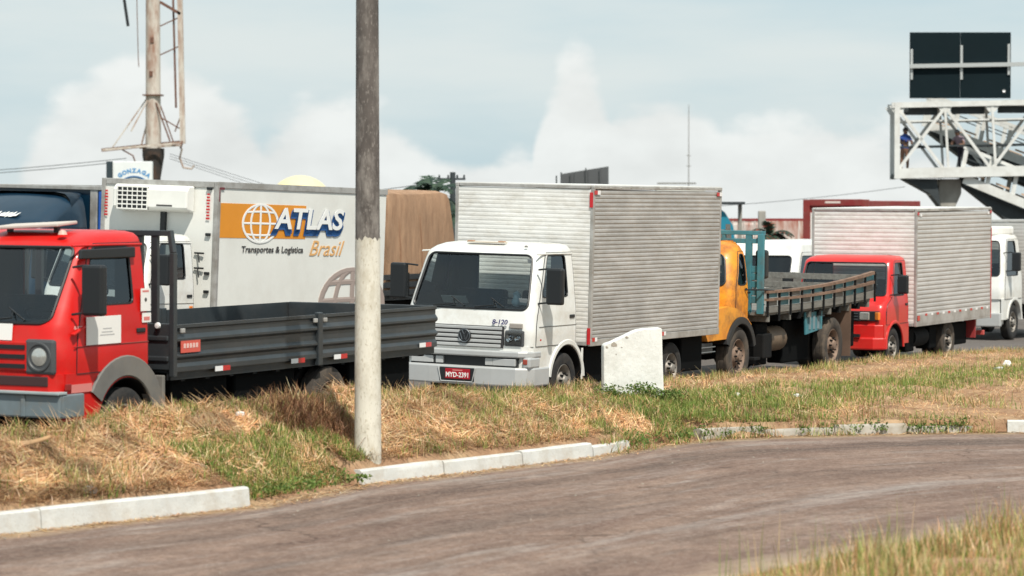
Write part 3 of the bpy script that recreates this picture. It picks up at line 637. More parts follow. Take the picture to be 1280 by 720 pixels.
def window_set(pt, parent, paint, rad, gname, gm, seal=.016, ins=-.012, sealmat=None):
    """glass, rubber seal with rounded corners, and painted corner fillets for one opening"""
    mb = MB(); nu = 10 if pt.w > 1 else 4; nv_ = 5
    mb.grid([[pt.at(u / nu, v / nv_, ins) for u in range(nu + 1)] for v in range(nv_ + 1)])
    g = mb.build(gname, gm, parent, smooth=60)
    ru, rv = rad / pt.w, rad / pt.h; path = []; fl = MB(); k = 5
    for cu, cv, du, dv in ((0, 0, 1, 1), (1, 0, -1, 1), (1, 1, -1, -1), (0, 1, 1, -1)):
        arc = []
        for i in range(k + 1):
            a = PI / 2 * i / k; arc.append((cu + du * ru * (1 - math.sin(a)), cv + dv * rv * (1 - math.cos(a))))
        if (du * dv) < 0: arc = arc[::-1]
        arc = arc[::-1]
        c = pt.at(cu, cv, .001); A_ = [pt.at(u, v, .001) for u, v in arc]
        fl.add([c] + A_, [(0, i, i + 1) for i in range(1, len(A_))])
        path += arc
    # straight runs between corners follow the surface
    full = []
    for a, b in zip(path, path[1:] + path[:1]):
        L_ = max(abs(b[0] - a[0]) * pt.w, abs(b[1] - a[1]) * pt.h); m = max(1, int(L_ / .12))
        full += [pt.at(a[0] + (b[0] - a[0]) * i / m, a[1] + (b[1] - a[1]) * i / m, .002) for i in range(m)]
    tubeo('window_seal', full, seal, sealmat or PLASTIC, g, n=6, closed=True)
    fl.build('window_corner', paint, parent)
    return g
def make_cab(T, lv, xr, paint, iw, door_i, wx, rr=.07, glassm=None, rad=.09, srad=.06, lining=True, rearwin=True, side_glass=None, both_doors=True, siw=None):
    """lv: (z, xf, w, r, bow); iw=(first,last) ring of the glazing; door_i=(first,last) ring of the doors; wx: side window (front gap, rear x)"""
    rg = []; ri = []
    for (z, xf, w, r, bow) in lv:
        xw = (xf - bow - r - wx[0], wx[1]); rg.append(ring(z, xf, w, r, bow, xr, rr, xw)); ri.append(ring(z - (.03 if z > lv[-3][0] else 0), xf, w, r, bow, xr, rr, xw, .035))
    n = len(rg[0]); i0, i1 = iw; d0, d1 = door_i; si0 = i0 if siw is None else siw
    def is_win(i, j): return (i0 <= i < i1 and (j in range(0, 7) or j == n - 1 or (rearwin and j == 17))) or (si0 <= i < i1 and j in (12, n - 7))
    def is_door(i, j): return d0 <= i < d1 and j in (11, 12, 13, n - 8, n - 7, n - 6)
    sh = MB(); li = MB(); allv = [p for r_ in rg for p in r_]; alli = [p for r_ in ri for p in r_]; fs = []; fi = []
    dl, dr = [], []
    for i in range(len(lv) - 1):
        for j in range(n):
            f = (i * n + j, i * n + (j + 1) % n, (i + 1) * n + (j + 1) % n, (i + 1) * n + j)
            if is_win(i, j): continue
            fi.append(f)
            if is_door(i, j): (dl if j < 15 else dr).append(f)
            else: fs.append(f)
    top = tuple((len(lv) - 1) * n + j for j in range(n)); fs.append(top); fi.append(top); fi.append(tuple(range(n)))
    sh.add(allv, fs); cabo = sh.build('cab', paint, T, smooth=38)
    if lining: li.add(alli, fi).build('cab_lining', INTER, cabo, smooth=38)
    doors = []
    for fl, sgn in ((dl, 1), (dr, -1)):
        used = sorted({v for f in fl for v in f}); mp = {v: k for k, v in enumerate(used)}
        do = MB().add([(allv[v][0], allv[v][1] + sgn * .007, allv[v][2]) for v in used], [tuple(mp[v] for v in f) for f in fl]).build('door', paint, T, smooth=38); doors.append(do)
        js = (11, 14) if sgn > 0 else (n - 8, n - 5)
        edge = [Vector(rg[i][js[0]]) for i in range(d0, d1 + 1)] + [Vector(rg[i][js[1]]) for i in range(d1, d0 - 1, -1)]
        tubeo('door_gap', [e + Vector((0, sgn * .003, 0)) for e in edge], .006, PLASTIC, do, n=5, closed=True)
        j0 = 12 if sgn > 0 else n - 7
        pt = Patch(rg, si0, i1, j0, j0 + 1); window_set(pt, do, paint, srad, 'window', side_glass or GLASSD, .012, -.01)
    ws = window_set(Patch([r_[-1:] + r_[:-1] for r_ in rg], i0, i1, 0, 8), cabo, paint, rad, 'windscreen', glassm or GLASS, .017, -.012)
    return cabo, doors, rg, ws
def wheel(T, x, y, z, r, w, rimm=None, tyre=None, dish=.05, n=36, name='wheel'):
    """tyre with shoulders and grooves, dished steel rim, hub and nuts; outer face toward sign(y)"""
    s = 1 if y > 0 else -1; tyre = tyre or RUBBER; rimm = rimm or RIM; h = w / 2
    pr = [(r * .58, -h * .8), (r * .62, -h * .95), (r * .8, -h), (r * .95, -h * .92), (r * .995, -h * .75), (r, -h * .4), (r * .98, -h * .36), (r * .98, -h * .3), (r, -h * .26), (r, h * .26), (r * .98, h * .3), (r * .98, h * .36), (r, h * .4), (r * .995, h * .75), (r * .95, h * .92), (r * .8, h), (r * .62, h * .95), (r * .58, h * .8)]
    t = MB().lathe(pr, (x, y, z), 'y', n).build(name, tyre, T, smooth=40)
    f = h * .8
    pr2 = [(r * .6, f), (r * .57, f + .012), (r * .54, f), (r * .5, f - .05), (r * .44, f - .06 - dish), (r * .36, f - .05 - dish), (r * .28, f - dish * .2), (r * .2, f + .01), (r * .15, f + .05), (r * .05, f + .06), (0, f + .06)]
    rm = MB().lathe([(a, b * s) for a, b in pr2], (x, y, z), 'y', n).build('rim', rimm, t, smooth=35)
    mb = MB()
    for k in range(8):
        a = 2 * PI * k / 8; c = (x + r * .25 * math.cos(a), y + s * (f + .01), z + r * .25 * math.sin(a)); mb.lathe([(0, s * .03), (.016, s * .028), (.018, -s * .02)], c, 'y', 6)
    for k in range(8):
        a = 2 * PI * (k + .5) / 8; c = (x + r * .41 * math.cos(a), y + s * (f - .055 - dish), z + r * .41 * math.sin(a)); mb.lathe([(0, s * .006), (.026, s * .005), (.028, 0)], c, 'y', 8)
    mb.build('wheel_nuts', CHASSIS, t)
    return t
def corrugated(name, O, A, Lg, H, nrm, mtl, parent, pitch=.062, depth=.011):
    """ribbed sheet: ribs run along A, stacked up z"""
    O = Vector(O); A = Vector(A); nrm = Vector(nrm); n = max(4, round(H / pitch)); p = H / n; V = []; F = []; k = 0
    zs = []
    for i in range(n):
        z = i * p; zs += [(z, 0), (z + p * .18, depth), (z + p * .62, depth * .9), (z + p * .8, 0)]
    zs.append((H, 0)); nx = 6
    rows = [[O + A * (Lg * j / nx) + Vector((0, 0, z)) + nrm * d for j in range(nx + 1)] for z, d in zs]
    return MB().grid(rows).build(name, mtl, parent)
def reflector(parent, c, a, n, wd=.30, ht=.05, white_first=True):
    """red and white conspicuity strip; a = direction, n = normal"""
    a = Vector(a); n = Vector(n); mb = MB(); c = Vector(c); M_ = Matrix((a, n, Vector((0, 0, 1)))).transposed()
    mb.use(REFW).box(c - a * wd / 4, (wd / 2, .006, ht), M_); mb.use(REFR).box(c + a * wd / 4, (wd / 2, .006, ht), M_)
    return mb.build('reflector', None, parent)
def cargo_box(T, L, H, Wd, zb, side_m, front_m, pitch=.062, frame=ALUFR, depth=.0065, roof_m=None):
    y = Wd / 2; f = .055
    b = MB(); b.box((-L / 2, 0, zb + .05), (L - .04, Wd - .06, .09)); fl = b.build('cargo_floor', CHASSIS, T)
    corrugated('front_panel', (-.012, -y + f, zb + .06), (0, 1, 0), Wd - 2 * f, H - .11, (1, 0, 0), front_m, fl, pitch, depth * .45)
    corrugated('side_panel', (-f, y - .012, zb + .10), (-1, 0, 0), L - 2 * f, H - .16, (0, 1, 0), side_m, fl, pitch, depth)
    corrugated('side_panel', (-f, -y + .012, zb + .10), (-1, 0, 0), L - 2 * f, H - .16, (0, -1, 0), side_m, fl, pitch, depth)
    for s in (-1, 1):
        MB().box((-L + .02, s * y * .5, zb + H / 2), (.03, y - .08, H - .14)).build('rear_door', front_m, fl, .01)
    MB().box((-L / 2, 0, zb + H + .004), (L - .03, Wd - .03, .02)).build('roof', roof_m or front_m, fl)
    for sx in (0, 1):
        for sy in (-1, 1): MB().box((-(L - f) * sx - f / 2, sy * (y - f / 2), zb + H / 2), (f, f, H - .09)).build('corner_post', frame, fl, .008)
    for sy in (-1, 1):
        MB().box((-L / 2, sy * (y - .025), zb + H - .022), (L, .06, .05)).build('top_rail', frame, fl, .008)
        MB().box((-L / 2, sy * (y - .022), zb + .045), (L + .004, .056, .10)).build('bottom_rail', frame, fl, .006)
    for sx in (0, 1):
        MB().box((-(L - .05) * sx - .025, 0, zb + H - .02), (.06, Wd - .13, .048)).build('top_rail', frame, fl, .008)
        MB().box((-(L - .05) * sx - .025, 0, zb + .03), (.056, Wd - .12, .06)).build('bottom_rail', frame, fl, .006)
    return fl
def chassis(T, x0, x1, z=.62, rear_x=None, w=.42):
    c = MB()
    for s in (-1, 1): c.box(((x0 + x1) / 2, s * w, z), (abs(x1 - x0), .08, .2))
    for k in range(5): c.box((x0 + (x1 - x0) * (k + .5) / 5, 0, z), (.08, 2 * w, .14))
    return c.build('chassis', CHASSIS, T)
def under(T, x0, x1, y=.78, z0=.30, z1=.86):  # near-black blocks added below the bed, standing in for under-truck shade
    m = MB()
    for s_ in (-1, 1):
        m.box(((x0 + x1) / 2, s_ * y, (z0 + z1) / 2), (abs(x1 - x0), .30, z1 - z0))
    m.box(((x0 + x1) / 2, 0, (z0 + z1) / 2 + .05), (abs(x1 - x0) * .8, .5, (z1 - z0) * .8))
    return m.build('shade_block', UNDER, T, .03)
def axle(T, x, z, half): return MB().tube([(x, -half, z), (x, -.2, z), (x, 0, z), (x, .2, z), (x, half, z)], .07, 10).build('axle', CHASSIS, T, smooth=40)
def interior(T, cabo, xr, xf, zf, zd, w, wheel_side=1):
    MB().box((xf - .26, 0, zd - .06), (.34, 2 * w - .12, .14)).build('dashboard', INTER, cabo, .04)
    for sy in (.5, -.42):
        wd = .52 if sy > 0 else .85
        m = MB(); m.box((xr + .52, sy, zf + .38), (.5, wd, .16)); m.box((xr + .24, sy, zf + .70), (.14, wd * .95, .52), Euler((0, -.12, 0)).to_matrix()); m.box((xr + .2, sy, zf + 1.02), (.1, .24, .12)) if sy > 0 else None; m.build('seat', SEAT, cabo, .04)
    c = Vector((xf - .45, .5 * wheel_side, zd + .03)); M_ = Euler((0, -.55, 0)).to_matrix(); m = MB()
    m.tube([c + M_ @ Vector((.0 + .21 * math.cos(a), .21 * math.sin(a), 0)) for a in np.linspace(0, 2 * PI, 21)[:-1]], .014, 6, closed=True)
    for a in (PI / 2, -PI / 2, PI): m.tube([c, c + M_ @ Vector((.2 * math.cos(a), .2 * math.sin(a), 0))], .012, 5)
    m.tube([c, c + M_ @ Vector((.1, 0, -.35))], .025, 6); m.build('steering_wheel', PLASTIC, cabo, smooth=40)
def mirror(T, base, c, w=.2, h=.42, d=.09, side=1, twin=None):
    o = MB().box(c, (d, w, h)).build('mirror', PLASTIC, T, .03)
    MB().box((c[0] - d / 2 - .004, c[1], c[2]), (.006, w - .04, h - .05)).build('mirror_glass', CHROME, o)
    m = MB()
    for b in base: m.tube([b, (c[0] + .02, (b[1] + c[1]) / 2 + .04 * side, b[2] + .02), (c[0], c[1], b[2] if abs(b[2] - c[2]) < h / 2 else c[2] + (h / 2 - .02) * (1 if b[2] > c[2] else -1))], .013, 6)
    m.build('mirror_arm', PLASTIC, o, smooth=40)
    return o
def wiper(cabo, ws_rings, pts):
    MB().tube(pts[:2], .011, 6).tube(pts[1:], .009, 6).build('wiper', PLASTIC, cabo)
def arch_side_panel(T, x_front, x_rear, z0, z1, y, cx, cz, r, paint, thick=.05, name='side_panel', xf_low=None):
    """lower cab side with a wheel arch cut out; prism normal to y"""
    pts = [(x_front, z1), (x_rear, z1)]
    pts.append((x_rear, z0 if cx - r > x_rear else max(z0, cz)))
    arc = []
    for k in range(15):
        a = PI - PI * k / 14; px, pz = cx + r * math.cos(a), cz + r * math.sin(a)
        if pz >= z0 - .01 and px > x_rear + .01 and px < x_front - .01: arc.append((px, pz))
    if cx - r <= x_rear: pts.pop(); pts.append((x_rear, max(z0, cz + math.sqrt(max(0, r * r - (x_rear - cx) ** 2)))))
    else: pts.append((cx - math.sqrt(max(0, r * r - (z0 - cz) ** 2)), z0))
    pts += arc
    pts.append((cx + math.sqrt(max(0, r * r - (z0 - cz) ** 2)), z0)); pts.append((x_front, z0))
    n = len(pts); s = 1 if y > 0 else -1; mb = MB()
    V = [(p[0], y, p[1]) for p in pts]; mb.add(V, [tuple(range(n))]); V2 = [(p[0], y - s * thick, p[1]) for p in pts]; mb.add(V2, [tuple(range(n))])
    mb.add(V + V2, [(i, (i + 1) % n, (i + 1) % n + n, i + n) for i in range(n)])
    o = mb.build(name, paint, T)
    # triangulate the concave faces safely
    b = bmesh.new(); b.from_mesh(o.data); bmesh.ops.remove_doubles(b, verts=b.verts, dist=.0005); bmesh.ops.triangulate(b, faces=[f for f in b.faces if len(f.verts) > 4]); bmesh.ops.recalc_face_normals(b, faces=b.faces); b.to_mesh(o.data); b.free()
    return o
def arch_flare(T, cx, cz, r0, r1, y0, y1, a0, a1, m, name='wheel_arch', n=18):
    pr = [(r0, y0), (r0, y1), (r0 + .012, y1 + .01 * (1 if y1 > 0 else -1)), (r1 - .012, y1 + .01 * (1 if y1 > 0 else -1)), (r1, y1), (r1, y0), (r0, y0)]
    return MB().lathe(pr, (cx, 0, cz), 'y', n, (a0, a1)).build(name, m, T, smooth=35)

# ================================================================== cab of the light forward-control truck (white and red ones share its shape)
VW_LV = [(.93, 1.745, 1.035, .13, .035), (1.05, 1.75, 1.04, .13, .035), (1.19, 1.745, 1.04, .13, .035), (1.215, 1.735, 1.035, .13, .035), (1.36, 1.72, 1.035, .14, .035), (1.445, 1.695, 1.03, .15, .04), (1.62, 1.625, 1.012, .15, .045), (1.90, 1.505, .982, .16, .045), (2.09, 1.425, .958, .16, .045), (2.215, 1.37, .94, .17, .05), (2.255, 1.33, .93, .18, .05), (2.31, 1.20, .905, .2, .05), (2.352, 1.05, .85, .25, .04), (2.374, .90, .74, .3, .03), (2.382, .75, .55, .3, .02)]
def vw_truck_cab(T, paint, xoff, wheel_x, zw, old=False, zo=0, gap=.09, rs=.52):
    lv = [(z + zo, xf + xoff, w, r, b) for z, xf, w, r, b in VW_LV]; xr = gap + xoff
    if old: lv = [(z, xf - (.10 * max(0, min(1, (z - 1.545) / .77))), w, (.27 - .16 * max(0, min(1, (z - 1.545) / .77)) if z < 2.33 else r), b) for z, xf, w, r, b in lv]
    cabo, doors, rg, ws = make_cab(T, lv, xr, paint, (5, 9), (0, 10), (.06, xr + .30), siw=6)
    interior(T, cabo, xr, 1.70 + xoff, .72 + zo, 1.46 + zo, 1.0)
    for s in (-1, 1): arch_side_panel(T, 1.62 + xoff, xr + .01, (.50 if old else .56) + zo * .5, .935 + zo, s * 1.033, wheel_x, zw, rs, paint, name='lower_side')
    MB().prism([(1.70 + xoff, -.98), (1.74 + xoff, -.90), (1.745 + xoff, .90), (1.70 + xoff, .98), (1.6 + xoff, 1.02), (1.6 + xoff, -1.02)], 'z', .60 + zo, .935 + zo).build('front_apron', paint, T)
    if not old:
        lb = MB().box((1.05 + xoff, -.05, 2.378 + zo), (.10, .62, .022)).build('roof_light_bar', mat('beige_plastic', (.52, .46, .38), .6), cabo, .008)
        for y in (-.30, .20): MB().box((1.07 + xoff, y, 2.392 + zo), (.06, .10, .02)).build('roof_lamp', mat('amber_dusty', (.42, .24, .15), .5), lb, .006)
        MB().lathe([(0, .03), (.02, .025), (.028, 0)], (1.20 + xoff, .66, 2.325 + zo), 'z', 10).build('roof_marker', GREYPL, cabo)
    for s in (-1, 1): MB().tube([(1.38 + xoff, s * .935, 2.235 + zo), (.9 + xoff, s * .952, 2.24 + zo), (xr + .05, s * .948, 2.235 + zo)], .012, 6).build('drip_rail', paint, cabo)
    for k, s in enumerate((1, -1)):
        do = doors[k]
        MB().box((xr + .20, s * 1.047, 1.33 + zo), (.16, .02, .05)).build('door_handle', PLASTIC, do, .01)
        MB().tube([(xr + .06, s * 1.047, 1.205 + zo), (1.5 + xoff, s * 1.05, 1.205 + zo)], .006, 5).build('door_crease', GREYPL if not old else MAROON, do)
        mirror(T, [(1.42 + xoff, s * .98, 2.02 + zo), (1.50 + xoff, s * 1.02, 1.54 + zo)], (1.46 + xoff, s * 1.27, 1.79 + zo), .26, .52, .11, s)
    for y0, y1 in ((-.55, -.02), (.12, .62)):
        MB().tube([(1.72 + xoff, y0 + .0, 1.47 + zo), (1.70 + xoff, (y0 + y1) / 2 + .05, 1.50 + zo), (1.63 + xoff, y1 - .25, 1.56 + zo)], .011, 6).tube([(1.69 + xoff, y1 - .05, 1.475 + zo), (1.64 + xoff, y1 - .28, 1.60 + zo)], .009, 6).build('wiper', PLASTIC, cabo)
    return cabo, doors, xr
def vw_badge(T, x, z, r=.105):
    o = MB().lathe([(0, .012), (r * .9, .012), (r, .004), (r, 0)], (x, 0, z), 'x', 28).build('badge', PLASTIC, T)
    m = MB(); m.tube([(x + .014, r * .86 * math.cos(a), z + r * .86 * math.sin(a)) for a in np.linspace(0, 2 * PI, 29)[:-1]], .006, 5, closed=True)
    k = r * .8
    for pts in ([(-.42, .86), (0, .12), (.42, .86)], [(-.8, .45), (-.36, -.75), (0, .0), (.36, -.75), (.8, .45)]):
        m.tube([(x + .014, a * k, z + b * k) for a, b in pts], .007, 5)
    m.build('emblem', mat('badge_grey', (.16, .18, .2), .3, metal=.6), o); return o

# ------------------------------------------------------------------ WHITE BOX TRUCK
T = thing('box_truck', 'white cab box truck with silver ribbed cargo box and red number plate', 'truck', pose(0, 0), (R(-1.47), R(.05), YAW)); WT = T
cabo, doors, xr = vw_truck_cab(T, WHITE, 0, .57, .40, gap=.23)
ctr = cargo_box(T, 4.78, 2.346, 2.3, .88, ALU, ALUW)
for (x, z, wd) in ((-.10, 3.13, .2), (-4.66, 3.12, .2), (-.12, .97, .16), (-2.6, .965, .16)): reflector(ctr, (x, 1.158, z), (1, 0, 0), (0, 1, 0), wd, .06)
for c_, d_ in (((.006, 1.11, 3.02), (.012, .05, .22)), ((.006, 1.115, 1.02), (.012, .05, .24))): MB().box(c_, d_).build('reflector', REFR, ctr)
for k in range(13): MB().lathe([(0, .012), (.012, .010), (.014, 0)], (-.2 - k * .36, 1.153, 3.2), 'y', 6).build('rivet', ALUFR, ctr)
under(T, -.25, -1.3); under(T, -1.45, -2.65, .82, .28, .80); under(T, -3.75, -4.6, .8, .30); chassis(T, 1.5, -4.6, .66); axle(T, .57, .4, .86); axle(T, -3.2, .4, .86)
for s in (-1, 1):
    wheel(T, .57, s * .90, .40, .40, .22)
    wheel(T, -3.2, s * .93, .40, .40, .22, dish=.12); wheel(T, -3.2, s * .66, .40, .40, .22)
    arch_flare(T, .57, .40, .52, .60, s * .98, s * 1.045, R(8), R(176), WHITE)
    arch_flare(T, .57, .40, .50, .52, s * .62, s * 1.03, R(5), R(185), CHASSIS, 'wheel_liner')
    MB().box((.055, s * .93, .56), (.03, .22, .58)).build('mud_flap', PLASTIC, T, .008)
    MB().box((.045, s * 1.03, .62), (.05, .03, .46)).build('fender_edge', WHITE, T, .01)
# bumper: shelf, recessed slot with step plates, lower bar with plate recess
bp = MB().prism([(1.62, -1.05), (1.76, -1.0), (1.86, -.86), (1.90, -.5), (1.905, 0), (1.90, .5), (1.86, .86), (1.76, 1.0), (1.62, 1.05), (1.14, 1.055), (1.14, .98), (1.6, .9), (1.6, -.9), (1.14, -.98), (1.14, -1.055)], 'z', .36, .63).build('bumper', SILVER, T, .025)
MB().prism([(1.60, -1.045), (1.74, -.99), (1.82, -.88), (1.87, -.5), (1.875, 0), (1.87, .5), (1.82, .88), (1.74, .99), (1.60, 1.045), (1.4, 1.045), (1.4, -1.045)], 'z', .77, .86).build('bumper_shelf', SILVER, bp, .02)
MB().box((1.74, 0, .70), (.1, 1.72, .15)).build('bumper_slot', PLASTIC, bp)
for y, w_ in ((-.66, .36), (-.38, .12), (.42, .12), (.66, .36)): MB().box((1.80, y, .70), (.06, w_, .10)).build('step_plate', SILVER, bp, .008)
for s in (-1, 1): MB().box((1.60, s * .985, .70), (.34, .12, .16)).build('bumper_end', SILVER, bp, .03); MB().box((1.755, s * .97, .715), (.05, .07, .075)).build('fog_marker', mat('lens_dull_red', (.32, .06, .04), .3), bp, .01)
MB().box((1.90, -.05, .50), (.02, .56, .20)).build('plate_recess', PLASTIC, bp, .01)
MB().tube([(1.912, -.35, .60), (1.912, -.30, .40), (1.912, .20, .40), (1.912, .25, .60)], .010, 6).build('plate_surround', SILVER, bp)
pl = MB().box((1.918, -.03, .51), (.008, .40, .145)).build('number_plate', mat('plate_red', (.36, .006, .016), .4), T, .004)
text('plate_lettering', 'MYD-2391', .10, GLOBEW, pl, (1.924, -.03, .492), (0, 1, 0), (0, 0, 1), bold=.0015, width=.36); MB().box((1.9235, -.03, .560), (.002, .16, .016)).build('plate_town', INKPINK, pl)
# grille, badge, lamps, model number
gp = MB().box((1.742, -.06, 1.05), (.03, 1.34, .31)).build('grille', mat('grille_dark', (.03, .03, .032), .6), T)  # dark backing plate behind the silver slats
for k in range(5):
    z = .925 + k * .062; MB().box((1.764, -.06, z), (.022, 1.30 - .01 * (4 - k), .043)).build('grille_slat', SILVER, gp, .008)
vw_badge(T, 1.785, 1.055)
for s in (-1, 1):
    h = MB().box((1.728, s * .775, 1.04), (.05, .30, .23)).build('headlight_bezel', DARKGREY, T, .02)
    MB().box((1.746, s * .775, 1.045), (.022, .25, .17)).build('headlight', mat('lamp_recess', (.10, .10, .095), .35, metal=.5), h, .015)
    for yy_, rr_ in ((.715, .062), (.84, .048)): MB().lathe([(0, .022), (rr_ * .35, .026), (rr_ * .6, .012), (rr_, .022), (rr_ * 1.05, .0)], (1.745, s * yy_, 1.045), 'x', 18).build('headlight_reflector', CHROME, h, smooth=50)
    MB().box((1.772, s * .775, 1.045), (.006, .26, .18)).build('headlight_glass', glass('lamp_glass', (.9, .92, .92)), h, .002); MB().box((1.738, s * .80, 1.22), (.03, .21, .075)).build('turn_lamp', mat('lens_smoke', (.34, .31, .28), .2, coat=.5), T, .012)
    MB().box((1.44, s * 1.04, 1.02), (.05, .016, .03)).build('side_repeater', REFR, T, .006)
for y in (-.97,): MB().lathe([(0, .012), (.016, .01), (.018, 0)], (1.735, y, 1.30), 'x', 8).build('bonnet_catch', PLASTIC, T)
text('model_number', '8-120', .095, mat('letter_indigo', (.05, .05, .16), .5), T, (1.762, .545, 1.265), (0, 1, 0), (0, 0, 1), bold=.003, shear=.2, width=.25)
# small things inside
MB().box((1.32, -.42, 1.545), (.004, .38, .17), Euler((0, .9, .15)).to_matrix()).build('dash_papers', PAPER, cabo)
for y, z, w_, h_ in ((.90, 1.56, .13, .10), (.86, 2.14, .06, .06)):
    MB().box((1.60 if z < 2 else 1.36, y - .06, z), (.004, w_, h_), Euler((0, .43, 0)).to_matrix()).build('windscreen_sticker', mat('sticker_grey', (.45, .5, .52), .6), cabo)
m = MB(); m.lathe([(0, .0), (.06, .02), (.085, .08), (.05, .15), (.06, .2), (.0, .24)], (1.38, .62, 1.47), 'z', 10); m.build('dash_bottle', mat('bottle_blue', (.45, .6, .68), .25), cabo, smooth=60)

# ------------------------------------------------------------------ RED FLATBED TRUCK
T = thing('flatbed_truck', 'red cab flatbed truck with black steel dropside bed and rack', 'truck', (*sq(26.92, -18.89), .16), (R(-.5), R(.37), YAW)); R1 = T
XO = .26; cabo, doors, xr = vw_truck_cab(T, RED, XO, .80, .42, True, .10)
zb = .955; L = 5.93
chassis(T, 1.7, -5.6, .68); axle(T, .80, .42, .86); axle(T, -3.4, .42, .86)
for s in (-1, 1):
    wheel(T, .80, s * .92, .42, .42, .22); wheel(T, -3.4, s * .93, .42, .42, .22, dish=.12, tyre=DUSTRUB, rimm=RIMBR); wheel(T, -3.4, s * .66, .42, .42, .22)
    arch_flare(T, .83, .44, .52, .74, s * .96, s * 1.05, R(32), R(186), GREYPL)
    arch_flare(T, .80, .42, .51, .53, s * .6, s * 1.03, R(5), R(185), CHASSIS, 'wheel_liner')
    MB().box((.16, s * .98, .60), (.05, .2, .66)).build('mud_flap', GREYPL, T, .01)
    MB().prism([(.12, .93), (.52, .93), (.46, 1.0), (.40, 1.13), (.12, 1.13)], 'y', s * .97, s * 1.05).build('fender_cap', GREYPL, T, .01) if s < 0 else None
bp = MB().box((1.99, 0, .71), (.10, 2.14, .24)).build('bumper', BUMPG, T, .02)
for s in (-1, 1): MB().box((1.80, s * 1.05, .71), (.38, .05, .24)).build('bumper_end', BUMPG, bp, .015)
for y in (-.8, -.2, .25, .62): MB().box((2.045, y, .71), (.02, .05, .22)).build('bumper_rib', BUMPG, bp, .006)
MB().box((2.0, 0, .845), (.16, 2.16, .03)).build('bumper_top', mat('bumper_pale', (.33, .38, .39), .45, var=.2), bp, .008)
gp = MB().box((1.99 + .01, 0, 1.21), (.03, 1.30, .30)).build('grille', RED, T, .01)
for k in range(3): MB().box((2.018, 0, 1.11 + k * .098), (.012, 1.24, .045)).build('grille_slot', PLASTIC, gp)
vw_badge(T, 2.026, 1.22)
for s in (-1, 1):
    h = MB().box((1.985, s * .80, 1.21), (.07, .36, .36)).build('headlight_bezel', DARKGREY, T, .03)
    MB().lathe([(.150, .03), (.145, .042), (.130, .042), (.10, .005)], (1.99, s * .80, 1.21), 'x', 28).build('headlight_ring', DARKGREY, h, smooth=40)
    MB().lathe([(0, .05), (.05, .046), (.09, .036), (.108, .005)], (1.99, s * .80, 1.21), 'x', 24).build('headlight', LENS, h, smooth=40)
    MB().box((1.86, s * 1.045, .90), (.10, .02, .07)).build('side_lamp', mat('lens_dark_red', (.25, .012, .012), .3), T, .008)
    MB().box((1.62, s * 1.043, .88), (.36, .006, .085)).build('side_sticker', INKPINK, T)
    MB().box((1.7, s * 1.055, 1.47), (.22, .05, .03), Euler((0, .35, 0)).to_matrix()).build('cowl_vent', RED, T, .01)
    # dark wind deflector above the side glass
    MB().prism([(xr + .26, 2.20), (1.38 + .22, 2.20), (1.36 + .22, 2.30), (xr + .26, 2.31)], 'y', s * .975, s * 1.02).build('window_visor', PLASTIC, doors[0 if s > 0 else 1], .012)
MB().box((1.985, -.05, .96), (.06, 1.9, .10)).build('lower_grille', mat('lower_grille_dark', (.05, .02, .02), .5), T, .01)
no = MB().box((1.985, -.05, 1.455), (.006, .98, .17), Euler((0, -.10, 0)).to_matrix()).build('bonnet_notice', PAPER, T)
po = MB().box((1.24, 1.052, 1.46), (.62, .006, .29), Euler((0, 0, 0)).to_matrix()).build('door_notice', PAPER, T)
for k, (w_, z) in enumerate(((.26, 1.41), (.20, 1.44), (.16, 1.475))): MB().box((1.18, 1.0555, z), (w_, .001, .012)).build('notice_line', mat('ink_faint', (.42, .42, .42), .8), po)
st = MB().box((xr + .12, 1.05, 1.75), (.17, .006, .24)).build('door_sticker', PAPER, T); MB().lathe([(0, .004), (.022, .004), (.022, 0)], (xr + .12, 1.052, 1.75), 'y', 8).build('sticker_mark', INK, st)
MB().box((xr + .12, 1.0535, 1.84), (.12, .002, .02)).build('sticker_line', INKPINK, st)
st = MB().box((xr + .10, 1.05, 1.56), (.16, .006, .10)).build('door_sticker', PAPER, T); MB().box((xr + .10, 1.0535, 1.55), (.11, .002, .04)).build('sticker_line', INKPINK, st)
text('model_number', '8-150', .05, mat('letter_pink', (.7, .35, .33), .5), T, (1.69, 1.053, 1.50), (-1, 0, 0), (0, 0, 1), bold=.001, sx=1.3)
# roof board
MB().box((1.15, .12, 2.535), (.42, .78, .035), Euler((.05, .06, .1)).to_matrix()).build('roof_deflector', mat('pale_board', (.55, .50, .45), .7, var=.15), T, .01)
for y in (-.5, .1): MB().box((1.15, y + .3, 2.49), (.05, .05, .06)).build('roof_bracket', PLASTIC, T)
MB().lathe([(0, .05), (.035, .04), (.05, 0)], (1.36, .62, 2.445), 'z', 12).build('roof_marker', mat('marker_pale', (.6, .4, .33), .3), T, smooth=50)
# bed: floor, ribbed dropside panels, posts, tailgate, headboard
fl = MB().box((-L / 2, 0, zb + .02), (L, 2.14, .06)).build('bed_floor', BEDGREY, T)
for k in range(12): MB().box((-.25 - k * .49, 0, zb - .06), (.07, 2.1, .1)).build('cross_member', CHASSIS, fl)
def dropside(x0, x1, y, s, name='dropside'):
    prof = [(0, .0), (.035, .0), (.035, .05), (.012, .09), (.012, .125), (.045, .155), (.045, .175), (.012, .21), (.012, .30), (.045, .33), (.045, .355), (.012, .40), (.012, .455), (.03, .47), (.03, .505), (0, .505)]
    rows = [[(x, y + s * a, zb + b - .0) for a, b in prof] for x in (x0, (x0 + x1) / 2, x1)]
    mb = MB().grid(rows); n = len(prof); mb.add(rows[0], [tuple(range(n))]); mb.add(rows[-1], [tuple(range(n))])
    mb.add([rows[0][0], rows[-1][0], rows[-1][-1], rows[0][-1]], [(0, 1, 2, 3)])
    return mb.build(name, BEDGREY, fl)
